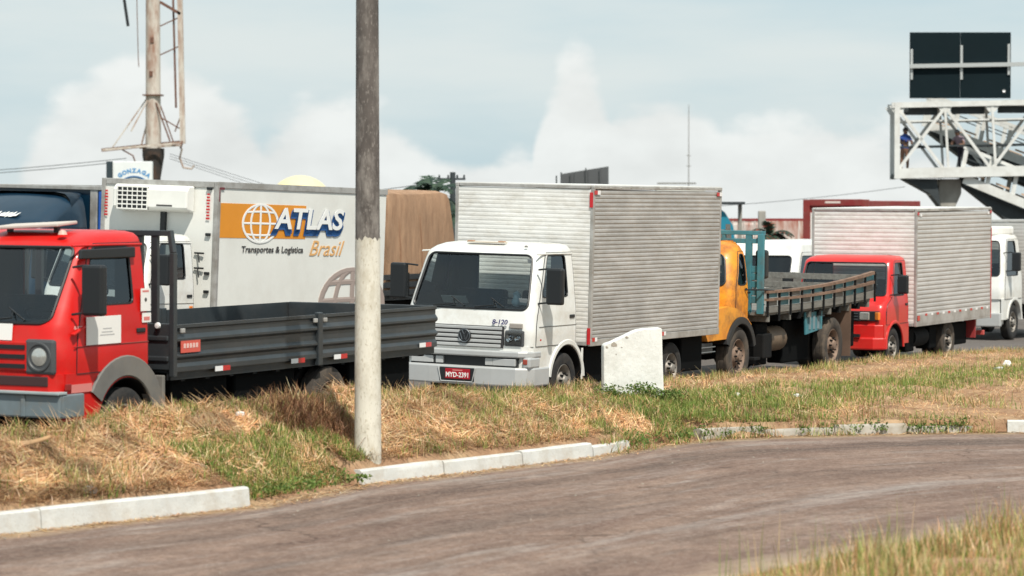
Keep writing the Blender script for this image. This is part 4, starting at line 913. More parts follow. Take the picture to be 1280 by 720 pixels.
for s in (-1, 1):
    dropside(-.06, -3.0, s * 1.06, s); dropside(-3.12, -L, s * 1.06, s)
    MB().box((-3.06, s * 1.085, zb + .22), (.10, .06, .62)).build('side_post', BEDGREY, fl, .01)
    for x in (-.16, -2.95, -3.17): MB().box((x, s * 1.105, zb + .44), (.07, .03, .05)).build('latch', ALUFR, fl, .008)
    MB().box((-L / 2, s * 1.03, zb - .03), (L, .05, .12)).build('bed_rail', BLACK, fl)
    for x in (-.95, -2.55, -3.52, -5.6): reflector(fl, (x, s * 1.112, zb - .005 + (.04 if x < -5 else 0)), (-1, 0, 0), (0, s, 0), .30, .055)
    MB().box((-.32, s * 1.102, zb + .265), (.38, .006, .13)).build('maker_label', mat('label_red', (.62, .10, .07), .5), fl)
    for k in range(5): MB().box((-.20 - k * .06, s * 1.1065, zb + .275), (.04, .002, .05)).build('label_mark', mat('label_pale', (.75, .5, .45), .6), fl)
MB().box((-L + .02, 0, zb + .27), (.05, 2.1, .48)).build('tailgate', BEDGREY, fl, .01)
hb = MB().box((.0, 0, zb + .27), (.05, 2.16, .50)).build('headboard', BEDGREY, T, .01)
for z in (.14, .36): MB().box((.03, 0, zb + z), (.03, 2.1, .06)).build('headboard_rib', BEDGREY, hb, .015)
MB().box((0, 0, zb + 1.49), (.07, 2.14, .06)).build('rack_top_bar', BEDGREY, hb, .006)
for y in (-.86, -.66, .66, .86, ): MB().box((0, y, zb + 1.0), (.05, .085, .95)).build('rack_upright', BEDGREY, hb, .006)
for s in (-1, 1): MB().bar((0, s * 1.05, zb + 1.52), (0, s * 1.09, zb + 1.28), .07, .05).bar((0, s * 1.09, zb + 1.28), (0, s * 1.09, zb - .05), .07, .06).build('rack_upright', BEDGREY, hb, .006)
MB().lathe([(0, .03), (.03, .025), (.035, 0)], (.05, .93, zb + .50), 'x', 10).build('rack_lamp', REFW, hb)
under(T, -.15, -1.3, .8, .3, .88); under(T, -1.45, -2.75, .8, .3, .88); under(T, -4.0, -5.5, .8, .32, .88)

# ------------------------------------------------------------------ ATLAS REFRIGERATED TRUCK
T = thing('refrigerated_truck', 'white refrigerated truck with orange stripe, globe and ATLAS lettering', 'truck', pose(4.02, 9.18), (R(-1.95), R(-.94), YAW)); AT = T
cabo, doors, xr = vw_truck_cab(T, WHITE, .26, .95, .45)
zb, H, L, Wd = .90, 2.4, 5.9, 2.4; y = Wd / 2
bx = MB().box((-L / 2, 0, zb + H / 2), (L, Wd, H)).build('cargo_box', WHITE2, T, .015)
for s in (-1, 1):
    MB().box((-L / 2, s * (y + .004), zb + H - .05), (L + .02, .03, .11)).build('top_rail', ALUFR, bx, .006)
    MB().box((-L / 2, s * (y + .004), zb + .06), (L + .02, .03, .12)).build('bottom_rail', ALUFR, bx, .006)
    MB().box((.006, s * (y - .03), zb + H / 2), (.035, .08, H)).build('corner_post', ALUFR, bx, .006)
    MB().box((-.03, s * (y + .006), zb + H / 2), (.07, .03, H - .2)).build('corner_post', ALUFR, bx, .006)
MB().box((.006, 0, zb + H - .05), (.035, Wd - .16, .10)).build('top_rail', ALUFR, bx, .006)
for z in (H - .12, H * .62, H * .34, .5): MB().box((.03, y - .16, zb + z), (.04, .10, .05)).build('hinge', PLASTIC, bx, .01)
for c_, d_ in (((-.10, y + .021, zb + H - .11), (.14, .004, .04)), ((-.02, y + .021, zb + H - .22), (.03, .004, .24))): MB().box(c_, d_).build('reflector', mat('dull_maroon', (.16, .03, .04), .5), bx)
# cooling unit
cu = MB().prism([(.02, zb + H - .09), (.20, zb + H - .09), (.27, zb + H - .18), (.27, zb + H - .47), (.23, zb + H - .52), (.02, zb + H - .56)], 'y', -.80, .74).build('cooling_unit', WHITE2, T, .03)
gz = MB().box((.26, -.38, zb + H - .325), (.04, .62, .40)).build('vent_grille', PLASTIC, cu)
for k in range(6): MB().box((.282, -.38, zb + H - .515 + k * .076), (.016, .64, .022)).build('louvre', WHITE2, gz)
for k in range(7): MB().box((.284, -.69 + k * .1035, zb + H - .325), (.014, .016, .40)).build('louvre', WHITE2, gz)
MB().box((.275, .28, zb + H - .44), (.006, .32, .025)).build('unit_label', TXT, cu)
MB().box((.04, .12, zb + H - .95), (.07, .10, .80)).build('unit_duct', PLASTIC, T, .01)
for yy in (-y + .10, y - .18):
    for k in range(9): MB().box((.0265, yy, zb + H - .22 - k * .052), (.003, .05 + .012 * ((k * 7) % 3), .032)).build('side_print', INKRED, bx)
# pipes and hooks on the front wall
for z in (1.16, .90): MB().tube([(.03, .78, zb + z), (.05, .98, zb + z)], .016, 6).tube([(.05, .86, zb + z), (.06, .90, zb + z - .16)], .012, 6).build('wall_hook', PLASTIC, bx)
# the sign work on the left side (reads front to rear)
ys = y + .006; A_, B_ = (-1, 0, 0), (0, 0, 1)
def onside(x, z, d=0): return (-x, ys + d, z)
zt = zb + H
st = MB().box((-1.50, y + .002, zt - .66), (2.90, .006, .60)).build('orange_stripe', ORG, bx)
def globe(cx, cz, r, m, parent, d=.004, th=.017, lat=(-.58, 0, .58), name='globe_logo', ex=1.75):
    mb = MB()
    def tb(pts): mb.tube([(-px, ys + d, pz) for px, pz in pts], th, 5)
    mb.tube([(-(cx + r * math.cos(a)), ys + d, cz + r * math.sin(a)) for a in np.linspace(0, 2 * PI, 33)[:-1]], th * 1.15, 5, closed=True)
    for k in lat:
        hw_ = r * math.sqrt(1 - k * k); tb([(cx - hw_ + 2 * hw_ * i / 8, cz + k * r - .04 * r * math.copysign(math.sin(PI * i / 8), -k) * (k != 0)) for i in range(9)])
    for e in (.0, .55):
        for sg in ((1,) if e == 0 else (-1, 1)): tb([(cx + sg * e * r * math.cos(a), cz + r * math.sin(a)) for a in np.linspace(-PI / 2, PI / 2, 13)])
    o = mb.build(name, m, parent); o.data.transform(Matrix.Translation((-cx, ys, 0)) @ Matrix.Diagonal((ex, .15, 1, 1)) @ Matrix.Translation((cx, -ys, 0))); return o
globe(1.40, zt - .70, .335, GLOBEW, bx, .02, .019)
for dx_, dz_ in ((0, -.02), (-.03, -.05), (-.05, -.08)): text('logo_shadow', 'ATLAS', .52, ATB, bx, onside(3.05 + dx_, zt - .64 + dz_, .010), A_, B_, bold=.030, shear=.16, ext=.003, width=2.56)
text('logo_lettering', 'ATLAS', .52, GLOBEW, bx, onside(3.05, zt - .62, .017), A_, B_, bold=.012, shear=.16, ext=.003, width=2.44)
text('slogan_lettering', 'Transportes & Logística', .155, TXT, bx, onside(1.84, zt - 1.16, .004), A_, B_, bold=.002, shear=.1, width=2.08)
text('brasil_lettering', 'Brasil', .40, BRA, bx, onside(3.66, zt - 1.14, .004), A_, B_, bold=.0, shear=.4, width=1.25)
globe(4.72, zb + .22, .66, TAN, bx, .004, .05, (-.5, .12, .62), 'globe_logo')
chassis(T, 1.6, -5.6, .66); axle(T, .95, .45, .86); axle(T, -3.9, .45, .86)
for s in (-1, 1):
    wheel(T, .95, s * .92, .45, .45, .24); wheel(T, -3.9, s * .93, .45, .45, .24, dish=.12); arch_flare(T, .95, .45, .52, .60, s * .98, s * 1.045, R(8), R(176), WHITE)
    MB().box((.5, s * 1.05, 1.12), (.10, .02, .08)).build('side_repeater', ORANGE, T, .01)
MB().box((1.99, 0, .62), (.14, 2.05, .34)).build('bumper', SILVER, T, .03)

# ------------------------------------------------------------------ RED SHORT-BONNET BOX TRUCK
T = thing('box_truck', 'bright red cab box truck with pale ribbed aluminium cargo box', 'truck', (*sq(55.82, -20.65), -.205), (R(-.41), R(.46), YAW)); R2 = T
LV = [(.86, 1.62, .98, .16, .06), (1.0, 1.62, .985, .16, .06), (1.16, 1.60, .985, .16, .06), (1.24, 1.55, .98, .16, .05), (1.32, 1.36, .975, .15, .05), (1.40, 1.20, .965, .14, .05), (1.62, 1.12, .95, .13, .045), (1.85, 1.045, .93, .13, .045), (2.03, .98, .91, .13, .045), (2.07, .95, .905, .14, .045), (2.12, .84, .88, .18, .04), (2.155, .70, .80, .22, .03), (2.17, .55, .62, .25, .02)]
cabo, doors, rg, ws = make_cab(T, LV, .10, RED2, (5, 8), (0, 9), (.04, .36), rad=.07, srad=.05)
interior(T, cabo, .08, 1.22, .62, 1.40, .93)
for s in (-1, 1):
    arch_side_panel(T, 1.50, .11, .46, .87, s * .98, .93, .40, .47, RED2, name='lower_side'); wheel(T, .93, s * .85, .40, .40, .2)
    arch_flare(T, .93, .40, .47, .53, s * .9, s * .995, R(0), R(180), RED2); arch_flare(T, .93, .40, .455, .47, s * .6, s * .97, R(0), R(180), CHASSIS, 'wheel_liner')
    wheel(T, -2.3, s * .88, .40, .40, .22, dish=.12, tyre=DUSTRUB); wheel(T, -2.3, s * .62, .40, .40, .2)
    mirror(T, [(1.00, s * .93, 1.80), (1.12, s * .95, 1.42)], (1.04, s * 1.19, 1.63), .22, .36, .09, s)
    MB().box((.28, s * .995, 1.22), (.13, .02, .045)).build('door_handle', PLASTIC, doors[0 if s > 0 else 1], .01)
    MB().box((-3.9, s * .9, .62), (.05, .25, .5)).build('mud_flap', mat('flap_red', (.3, .03, .03), .7), T, .006)
MB().prism([(1.50, -.97), (1.60, -.82), (1.64, 0), (1.60, .82), (1.50, .97), (1.3, .97), (1.3, -.97)], 'z', .45, .865).build('front_apron', RED2, T, .02)
band = MB().prism([(1.40, -.99), (1.575, -.86), (1.645, -.5), (1.66, 0), (1.645, .5), (1.575, .86), (1.40, .99), (1.3, .9), (1.3, -.9)], 'z', .93, 1.125).build('grille', PLASTIC, T, .01)
for k in range(3): MB().box((1.655, 0, .965 + k * .055), (.016, 1.0, .016)).build('grille_slat', DARKGREY, band, .004)
MB().prism([(1.50, -.99), (1.64, -.80), (1.70, 0), (1.64, .80), (1.50, .99), (1.3, .99), (1.3, -.99)], 'z', .38, .62).build('bumper', RED2, T, .03)
MB().box((1.68, -.1, .655), (.06, 1.3, .06)).build('lower_grille', PLASTIC, T)
for s in (-1, 1): MB().box((1.625, s * .60, 1.03), (.05, .26, .15), Euler((0, 0, -s * .16)).to_matrix()).build('headlight', LENS, T, .015); MB().box((1.565, s * .85, 1.03), (.06, .15, .15), Euler((0, 0, -s * .5)).to_matrix()).build('turn_lamp', ORANGE, T, .012)
for y0 in (-.5, .2): MB().tube([(1.22, y0, 1.42), (1.16, y0 + .36, 1.50)], .011, 6).build('wiper', PLASTIC, cabo)
ctr = cargo_box(T, 4.69, 2.30, 2.2, .77, ALUB, ALUW, pitch=.085, depth=.009)
MB().box((-2.345, 1.1035, .90), (4.5, .012, .18)).build('skirt_band', ALUFR, ctr)
for k in range(12): MB().use(REFW if k % 2 else REFR).box((-.55 - k * .35, 1.113, .985), (.12, .004, .045)).build('reflector', None, ctr)
for c_, d_ in (((-.1, 1.113, .93), (.14, .004, .10)), ((-.06, 1.107, 2.98), (.10, .004, .06)), ((-4.62, 1.107, 2.98), (.10, .004, .06)), ((-4.66, 1.107, 1.7), (.04, .004, 1.9))): MB().box(c_, d_).build('reflector', REFR, ctr)
for c_, d_ in (((-.22, 1.107, 2.95), (.10, .004, .05)), ((-4.45, 1.107, 2.96), (.10, .004, .05))): MB().box(c_, d_).build('reflector', REFW, ctr)
under(T, .0, -.45, .75, .26, .72); under(T, -1.35, -1.8, .75, .26, .72); under(T, -2.8, -3.7, .75, .26, .72); chassis(T, 1.3, -4.5, .60); axle(T, .93, .4, .8); axle(T, -2.3, .4, .8)
MB().tube([(-.5, .72, .52), (-1.3, .72, .52)], .2, 14).build('fuel_tank', CHASSIS, T, smooth=40)
MB().box((-4.55, 0, .45), (.08, 2.0, .10)).build('under_run_bar', mat('bar_striped', (.5, .08, .07), .5), T, .01); MB().box((-4.5, .8, .58), (.06, .08, .28)).box((-4.5, -.8, .58), (.06, .08, .28)).build('under_run_bracket', ALUFR, T)

# ------------------------------------------------------------------ YELLOW BONNETED TRUCK WITH OLD TIMBER BED
T = thing('stake_bed_truck', 'old yellow bonneted truck with teal headboard and sagging timber bed', 'truck', pose(7.78, .45), (R(-1), R(.2), YAW)); YT = T
LV = [(.95, .93, .92, .15, .05), (1.15, .95, .94, .15, .05), (1.42, .95, .945, .16, .06), (1.62, .94, .935, .17, .06), (1.68, .93, .93, .18, .06), (1.9, .86, .905, .2, .07), (2.10, .80, .875, .21, .07), (2.20, .76, .85, .22, .07), (2.25, .72, .83, .23, .07), (2.34, .60, .77, .26, .06), (2.40, .48, .66, .28, .04), (2.425, .34, .46, .25, .02)]
cabo, doors, rg, ws = make_cab(T, LV, .06, YEL, (4, 7), (0, 8), (.05, .24), rad=.10, srad=.08, rr=.14, rearwin=True)
interior(T, cabo, .04, .92, .75, 1.55, .85)
# bonnet, fenders
rows = []
for t in np.linspace(0, 1, 9):
    x = .88 + 1.30 * t; w_ = .70 - .22 * t; zt_ = 1.60 - .12 * t - .10 * max(0, t - .8) * 5 * .5; zl = .85
    r_ = []
    for k in range(13): a = PI * k / 12; r_.append((x, -w_ * math.copysign(abs(math.cos(a)) ** .6, math.cos(a)), zl + (zt_ - zl) * abs(math.sin(a)) ** .55))
    rows.append(r_)
mb = MB().grid(rows); mb.add(rows[-1], [tuple(range(13))]); bon = mb.build('bonnet', YEL, T, smooth=45)
gp = MB().box((2.19, 0, 1.12), (.03, .62, .42)).build('grille', PLASTIC, T, .02)
for k in range(5): MB().box((2.21, 0, .96 + k * .08), (.02, .58, .022)).build('grille_slat', CHROME, gp)
for s in (-1, 1):
    out = [(1.36, .82)] + [(2.16, .80), (2.26, .92), (2.24, 1.08), (2.05, 1.24), (1.75, 1.32), (1.3, 1.35), (.9, 1.30), (.55, 1.18), (.30, 1.02)]
    arc = [(.80 + .57 * math.cos(a), .50 + .57 * math.sin(a)) for a in np.linspace(R(148), R(33), 11)]
    poly = arc + out[1:] ; y0, y1 = s * .50, s * 1.06
    mb = MB(); n = len(poly); V = [(p[0], y1, p[1]) for p in poly]; V2 = [(p[0], y0, p[1]) for p in poly]
    mb.add(V, [tuple(range(n))]); mb.add(V2, [tuple(range(n))]); mb.add(V + V2, [(i, (i + 1) % n, (i + 1) % n + n, i + n) for i in range(n)])
    fe = mb.build('fender', YEL, T)
    b = bmesh.new(); b.from_mesh(fe.data); bmesh.ops.remove_doubles(b, verts=b.verts, dist=.0005); bmesh.ops.triangulate(b, faces=[f for f in b.faces if len(f.verts) > 4]); bmesh.ops.recalc_face_normals(b, faces=b.faces); b.to_mesh(fe.data); b.free()
    arch_flare(T, .80, .50, .54, .66, s * .6, s * 1.09, R(20), R(165), PLASTIC)
    MB().lathe([(0, .04), (.08, .03), (.10, 0)], (2.255, s * .82, 1.0), 'x', 20).build('headlight', LENS, T, smooth=50)
    wheel(T, .80, s * .93, .50, .49, .24, RIMBR, DUSTRUB, dish=.02); wheel(T, -3.5, s * .98, .50, .50, .25, RIMBR, DUSTRUB, dish=.14); wheel(T, -3.5, s * .68, .50, .50, .25)
    MB().box((.30, s * .955, 1.62), (.02, .02, .02)).build('door_hinge', PLASTIC, doors[0 if s > 0 else 1]); MB().box((.18, s * .955, 1.55), (.10, .025, .035)).build('door_handle', PLASTIC, doors[0 if s > 0 else 1], .006)
    MB().box((.2, s * .62, .66), (.5, .5, .05)).build('running_board', CHASSIS, T, .01)
    MB().box((-4.1, s * .95, .75), (.02, .50, .95)).build('mud_flap', mat('flap_brown', (.16, .10, .07), .9, var=.3), T)
    MB().prism([(-2.05, zb_ := 1.14), (-2.9, 1.14), (-2.9, .82), (-2.1, .74)], 'y', s * 1.08, s * 1.11).build('side_guard', TEAL, T, .005)
    for k in range(3): MB().box((-2.28 - k * .2, s * 1.115, .95), (.10, .01, .24)).build('guard_patch', mat('guard_pale', (.20, .28, .31), .7, var=.3), T)
MB().box((2.36, 0, .66), (.10, 2.05, .22)).build('bumper', BLACK, T, .03)
MB().box((2.1, .98, .68), (.55, .06, .18)).build('bumper_end', BLACK, T, .02)
for z in (.62, .70): MB().box((2.05, 1.015, z), (.6, .012, .015)).build('bumper_strip', mat('strip_pale', (.25, .28, .3), .4, metal=.5), T)
chassis(T, 2.2, -5.2, .78); axle(T, .8, .5, .85); axle(T, -3.5, .5, .9)
MB().tube([(-.8, .78, .70), (-1.5, .78, .70)], .22, 16).build('fuel_tank', mat('tank_brown', (.16, .11, .07), .6, var=.4, dirt=.5), T, smooth=40)
under(T, -.15, -.7, .8, .28, 1.0); under(T, -1.6, -2.85, .72, .25, 1.0); under(T, -4.3, -5.1, .75, .4, 1.05); MB().box((-.35, .95, .62), (.4, .3, .42)).build('battery_box', CHASSIS, T, .02); MB().box((.1, 1.0, .42), (.26, .2, .05)).build('step', CHASSIS, T, .01)
# headboard
hb = MB().box((-.02, 0, 2.56), (.08, 2.30, .07)).build('headboard', TEAL, T, .006)
MB().box((-.02, 0, 2.42), (.06, 2.26, .08)).build('headboard_rail', TEAL, hb, .006); MB().box((-.02, 0, 1.42), (.05, 2.26, .12)).build('headboard_rail', TEAL, hb, .006)
for yy in (-1.10, -.86, -.4, .4, .86, 1.10): MB().box((-.02 + (.04 if abs(yy) > 1 else 0), yy, 1.86), (.07, .11 if abs(yy) > .8 else .06, 1.36)).build('headboard_post', TEAL, hb, .006)
for k in range(4): MB().box((-.03, 0, 1.55 + k * .13), (.03, 2.2, .11)).build('headboard_plank', TEAL, hb, .004)
MB().box((-.28, 1.0, 2.02), (.20, .20, .50)).build('air_cleaner', PLASTIC, T, .05); MB().tube([(-.28, 1.0, 1.75), (-.26, .98, 1.25)], .05, 8).build('air_pipe', PLASTIC, T)
MB().tube([(.35, .95, 1.60), (.10, 1.18, 1.60), (-.25, 1.24, 1.58)], .014, 6).build('cab_bar', PLASTIC, T)
# bed: the ends curl upward
Lb = 5.2
def lift(x): t = -x / Lb; return .05 * (1 - t) ** 3 * 0 + .10 * t ** 2.2
def lift2(x): t = -x / Lb; return .22 * t ** 2.2
def strip(name, y, za, zb2, th, m, x0=0, x1=-Lb, n=14, parent=None):
    rows = []
    for i in range(n + 1):
        x = x0 + (x1 - x0) * i / n; f = (za - 1.2) / .37; f2 = (zb2 - 1.2) / .37; l0 = lift(x) + (lift2(x) - lift(x)) * f; l1 = lift(x) + (lift2(x) - lift(x)) * f2
        rows.append([(x, y, za + l0), (x, y, zb2 + l1), (x, y + th, zb2 + l1), (x, y + th, za + l0), (x, y, za + l0)])
    mb = MB().grid(rows); mb.add(rows[0][:4], [(0, 1, 2, 3)]); mb.add(rows[-1][:4], [(0, 1, 2, 3)]); return mb.build(name, m, parent)
bf = MB().grid([[(-Lb * i / 14, yy, 1.205 + lift(-Lb * i / 14)) for yy in (-1.16, -.6, 0, .6, 1.16)] for i in range(15)]).build('bed_floor', DWOOD, T, solid=.05)
for k in range(11):
    x = -.2 - k * .49; MB().box((x, 0, 1.10 + lift(x)), (.09, 2.34, .12)).build('cross_beam', CHASSIS if k % 2 else DWOOD, bf)
for s in (-1, 1):
    yb = s * 1.17
    for k in range(10):
        xa = -.06 - k * .53; xb = xa - .505; strip('plank', yb, 1.20, 1.305, s * .03, DWOOD, xa, xb, 2, bf)
        strip('plank', yb, 1.315, 1.405, s * .022, TEAL if k % 3 else DWOOD, xa - .02, xb + .05, 2, bf)
        strip('plank', yb, 1.46, 1.53, s * .022, TEAL if (k + 1) % 3 else DWOOD, xa - .02, xb + .05, 2, bf)
    strip('rail', yb - s * .005, 1.405, 1.445, s * .085, BWOOD, 0, -Lb, 14, bf); strip('rail', yb - s * .005, 1.535, 1.58, s * .085, BWOOD, 0, -Lb, 14, bf)
    for k in range(11):
        x = -.04 - k * .527; l_ = lift(x); l2 = lift2(x); MB().prism([(x - .022, 1.13 + l_), (x + .022, 1.13 + l_), (x + .022, 1.56 + l2), (x - .022, 1.56 + l2)], 'y', yb + s * .032, yb + s * .06).build('stake', CHASSIS, bf)
for z in (1.25, 1.37, 1.49): MB().box((-Lb + .02, 0, z + .09 + (z - 1.25) * .4), (.03, 2.3, .11)).build('tail_plank', DWOOD, bf, .004)
MB().tube([(-.05, .5, 2.0), (-.9, .8, 1.30)], .012, 5).build('tie_rope', PLASTIC, T)

# ------------------------------------------------------------------ far white box truck, one lane over
T = thing('box_truck', 'white cab truck with grey box waiting behind the red box truck', 'truck', pose(32.6, 3.5), (0, 0, YAW))
LV2 = [(z * 1.10, xf * .96 + .1, w * 1.06, r, b) for z, xf, w, r, b in VW_LV]
cabo, doors, rg, ws = make_cab(T, LV2, .19, WHITE, (5, 9), (0, 10), (.06, .55), side_glass=GLASSX)
interior(T, cabo, .19, 1.7, .8, 1.6, 1.0)
for s in (-1, 1):
    arch_side_panel(T, 1.72, .20, .52, 1.03, s * 1.09, .80, .44, .54, WHITE, name='lower_side'); wheel(T, .80, s * .95, .44, .44, .22); wheel(T, -3.4, s * .95, .44, .44, .22, dish=.12)
    arch_flare(T, .8, .44, .54, .62, s * 1.0, s * 1.1, R(10), R(175), WHITE)
    mirror(T, [(1.42, s * 1.0, 2.15), (1.5, s * 1.05, 1.7)], (1.45, s * 1.34, 1.94), .22, .46, .1, s)
MB().prism([(1.70, -1.0), (1.76, 0), (1.70, 1.0), (1.4, 1.0), (1.4, -1.0)], 'z', .4, 1.03).build('front_apron', WHITE, T, .02); MB().box((1.74, 0, .52), (.14, 2.1, .34)).build('bumper', SILVER, T, .03)
ctr = cargo_box(T, 5.4, 2.08, 2.4, .86, ALUB, ALUB, pitch=.09)
MB().box((-.55, 1.205, 2.55), (.8, .006, .30)).build('side_plate', BLUE, ctr)
chassis(T, 1.5, -5.2, .66); axle(T, .8, .44, .86); axle(T, -3.4, .44, .86)
MB().prism([(1.05, -.75), (1.2, -.6), (1.25, 0), (1.2, .6), (1.05, .75), (.4, .95), (.4, -.95)], 'z', 2.58, 2.80).build('roof_fairing', WHITE, T, .05)

# ------------------------------------------------------------------ navy truck, far lane ahead of the refrigerated truck
T = thing('navy_truck', 'dark navy truck with rounded roof fairing and dark box behind', 'truck', pose(6.2, 13.2), (R(-1.4), 0, YAW))
LVN = [(.6, 1.95, 1.18, .2, .06), (1.2, 1.97, 1.2, .2, .06), (1.5, 1.93, 1.2, .22, .07), (2.25, 1.75, 1.17, .24, .08), (2.45, 1.68, 1.15, .26, .08), (2.62, 1.45, 1.13, .30, .10), (2.82, 1.12, 1.10, .34, .10), (2.98, .80, 1.05, .36, .08), (3.07, .55, .95, .38, .05), (3.10, .35, .75, .3, .02)]
cabo, doors, rg, ws = make_cab(T, LVN, .12, NAVY, (2, 3), (1, 4), (.06, .6), lining=True)
interior(T, cabo, .12, 1.9, .7, 1.5, 1.1)
L, Wd, H = 7.5, 2.46, 2.22
bx = MB().box((-L / 2 - .05, 0, .95 + H / 2), (L, Wd, H)).build('cargo_box', NAVY, T, .02)
for s in (-1, 1):
    MB().box((-.05, s * (Wd / 2 - .08), .95 + H / 2), (.06, .15, H)).build('corner_post', ALUFR, bx, .01); MB().box((-.18, s * (Wd / 2 + .005), .95 + H / 2), (.20, .02, H - .1)).build('side_trim', BLUE, bx)
    MB().box((-L / 2, s * (Wd / 2 - .02), .95 + H + .01), (L, .08, .07)).build('top_rail', ALUFR, bx, .01)
    wheel(T, 1.0, s * 1.0, .5, .5, .28); wheel(T, -4.5, s * 1.0, .5, .5, .28)
MB().box((-.04, 0, .95 + H + .01), (.08, Wd - .1, .07)).build('top_rail', ALUFR, bx, .01)
chassis(T, 1.7, -7.2, .75)
m = MB()
for k in range(9):
    a = -.30 + k * .085; m.add([(1.42, a, 2.62 + .012 * (k % 3)), (1.42, a + .10, 2.64 + .015 * ((k + 1) % 2)), (1.30, a + .13, 2.72 + .012 * (k % 2)), (1.31, a + .04, 2.705 - .01 * (k % 3))], [(0, 1, 2, 3)])
m.v = [(x + .022, y_, z) for x, y_, z in m.v]; dc = m.build('fairing_lettering', GLOBEW, T, solid=.004)

# ------------------------------------------------------------------ tarpaulin-covered truck behind the refrigerated one
T = thing('tarp_truck', 'flatbed truck loaded high under a brown tarpaulin', 'truck', pose(17.25, 13.2), (R(-1), 0, YAW))
rows = []
for i, t in enumerate(np.linspace(0, 1, 22)):
    x = .0 - t * 3.4; r_ = []; e = max(0, t - .86) / .14; topz = 3.30 - .02 * math.sin(t * 5) - .04 * e ** 2 ; sh = .98
    prof = [(1.20, 1.05), (1.215, 1.5), (1.20, 2.1), (1.19, 2.7), (1.175, 3.10), (1.13, 3.24), (.95, 3.29), (.4, 3.30), (0, 3.30)]
    pts = [(yy, zz) for yy, zz in prof] + [(-yy, zz) for yy, zz in prof[-2::-1]]
    for k, (yy, zz) in enumerate(pts):
        f = (zz - 1.05) / 2.2; xx = x + (.0 if t < .5 else .55 * f * (t - .5) * 2)
        r_.append((xx, yy * sh / .98 + .006 * math.sin(i * 1.9 + k * .3) * (1 if yy > 0 else -1), 1.05 + (zz - 1.05) * (topz - 1.05) / 2.22))
    rows.append(r_)
mb = MB().grid(rows); mb.add(rows[0], [tuple(range(len(rows[0])))]); mb.add(rows[-1], [tuple(range(len(rows[0])))]); mb.build('tarpaulin', TARP, T, smooth=50)
for x in (-.62, -1.6): MB().tube([(x, 1.225, 1.1), (x + .03, 1.22, 2.0), (x + .1, 1.185, 2.75), (x + .15, 1.03, 3.2), (x + .15, .5, 3.30), (x + .15, -.5, 3.30)], .012, 5).build('tie_rope', mat('rope', (.3, .17, .1), .9), T)
fl = MB().box((-2.0, 0, .98), (5.0, 2.4, .10)).build('bed_floor', BLACK, T)
for z in (1.10, 1.27, 1.44):
    for s in (-1, 1): MB().box((-2.0, s * 1.26, z), (5.0, .04, .12)).build('side_plank', BLACK, fl, .006)
for k in range(9):
    for s in (-1, 1): MB().box((.4 - k * .6, s * 1.29, 1.25), (.07, .03, .56)).build('stake', CHASSIS, fl)
lvt = [(z * 1.02, xf + .75, w * 1.05, r, b) for z, xf, w, r, b in VW_LV]
cabo, doors, rg, ws = make_cab(T, lvt, .84, WHITE, (5, 9), (0, 10), (.06, 1.2)); MB().box((2.3, 0, .7), (.4, 2.1, .5)).build('bumper', SILVER, T, .04)
chassis(T, 2.2, -4.4, .74)
for s in (-1, 1): wheel(T, 1.6, s * .95, .46, .46, .24); wheel(T, -3.2, s * .98, .46, .46, .24)

# ------------------------------------------------------------------ roadside pole, slab, litter
T = thing('utility_pole', 'round concrete pole with whitewashed lower part beside the kerb', 'pole', (-1.515, 31.4, 0))
def polesec(z0, z1, m, name, par, n=9, ext=0, rag=0):
    rows = []
    for i in range(n):
        z = z0 + (z1 - z0) * i / (n - 1); r = .139 - .0042 * z + ext; rows.append([(r * math.cos(2 * PI * (k % 56) / 56) + (.0015 * math.sin((k % 56) * 3.5) if not ext else 0), r * math.sin(2 * PI * (k % 56) / 56), z + (rag * noise.noise((3 * math.cos(2 * PI * k / 56), 3 * math.sin(2 * PI * k / 56), 4.2)) if i == n - 1 else 0)) for k in range(57)])
    mb = MB().grid(rows)
    if not rag: mb.add(rows[-1][:-1], [tuple(range(56))])
    return mb.build(name, m, par, smooth=50)
polesec(-.3, 2.545, POLEW, 'painted_base', T, 14, .003, .05); polesec(-.3, 10.5, POLEC, 'shaft', T, 40)
for z in (9.6, 10.2): MB().box((0, 0, z), (1.8, .09, .11)).build('cross_arm', DWOOD, T)

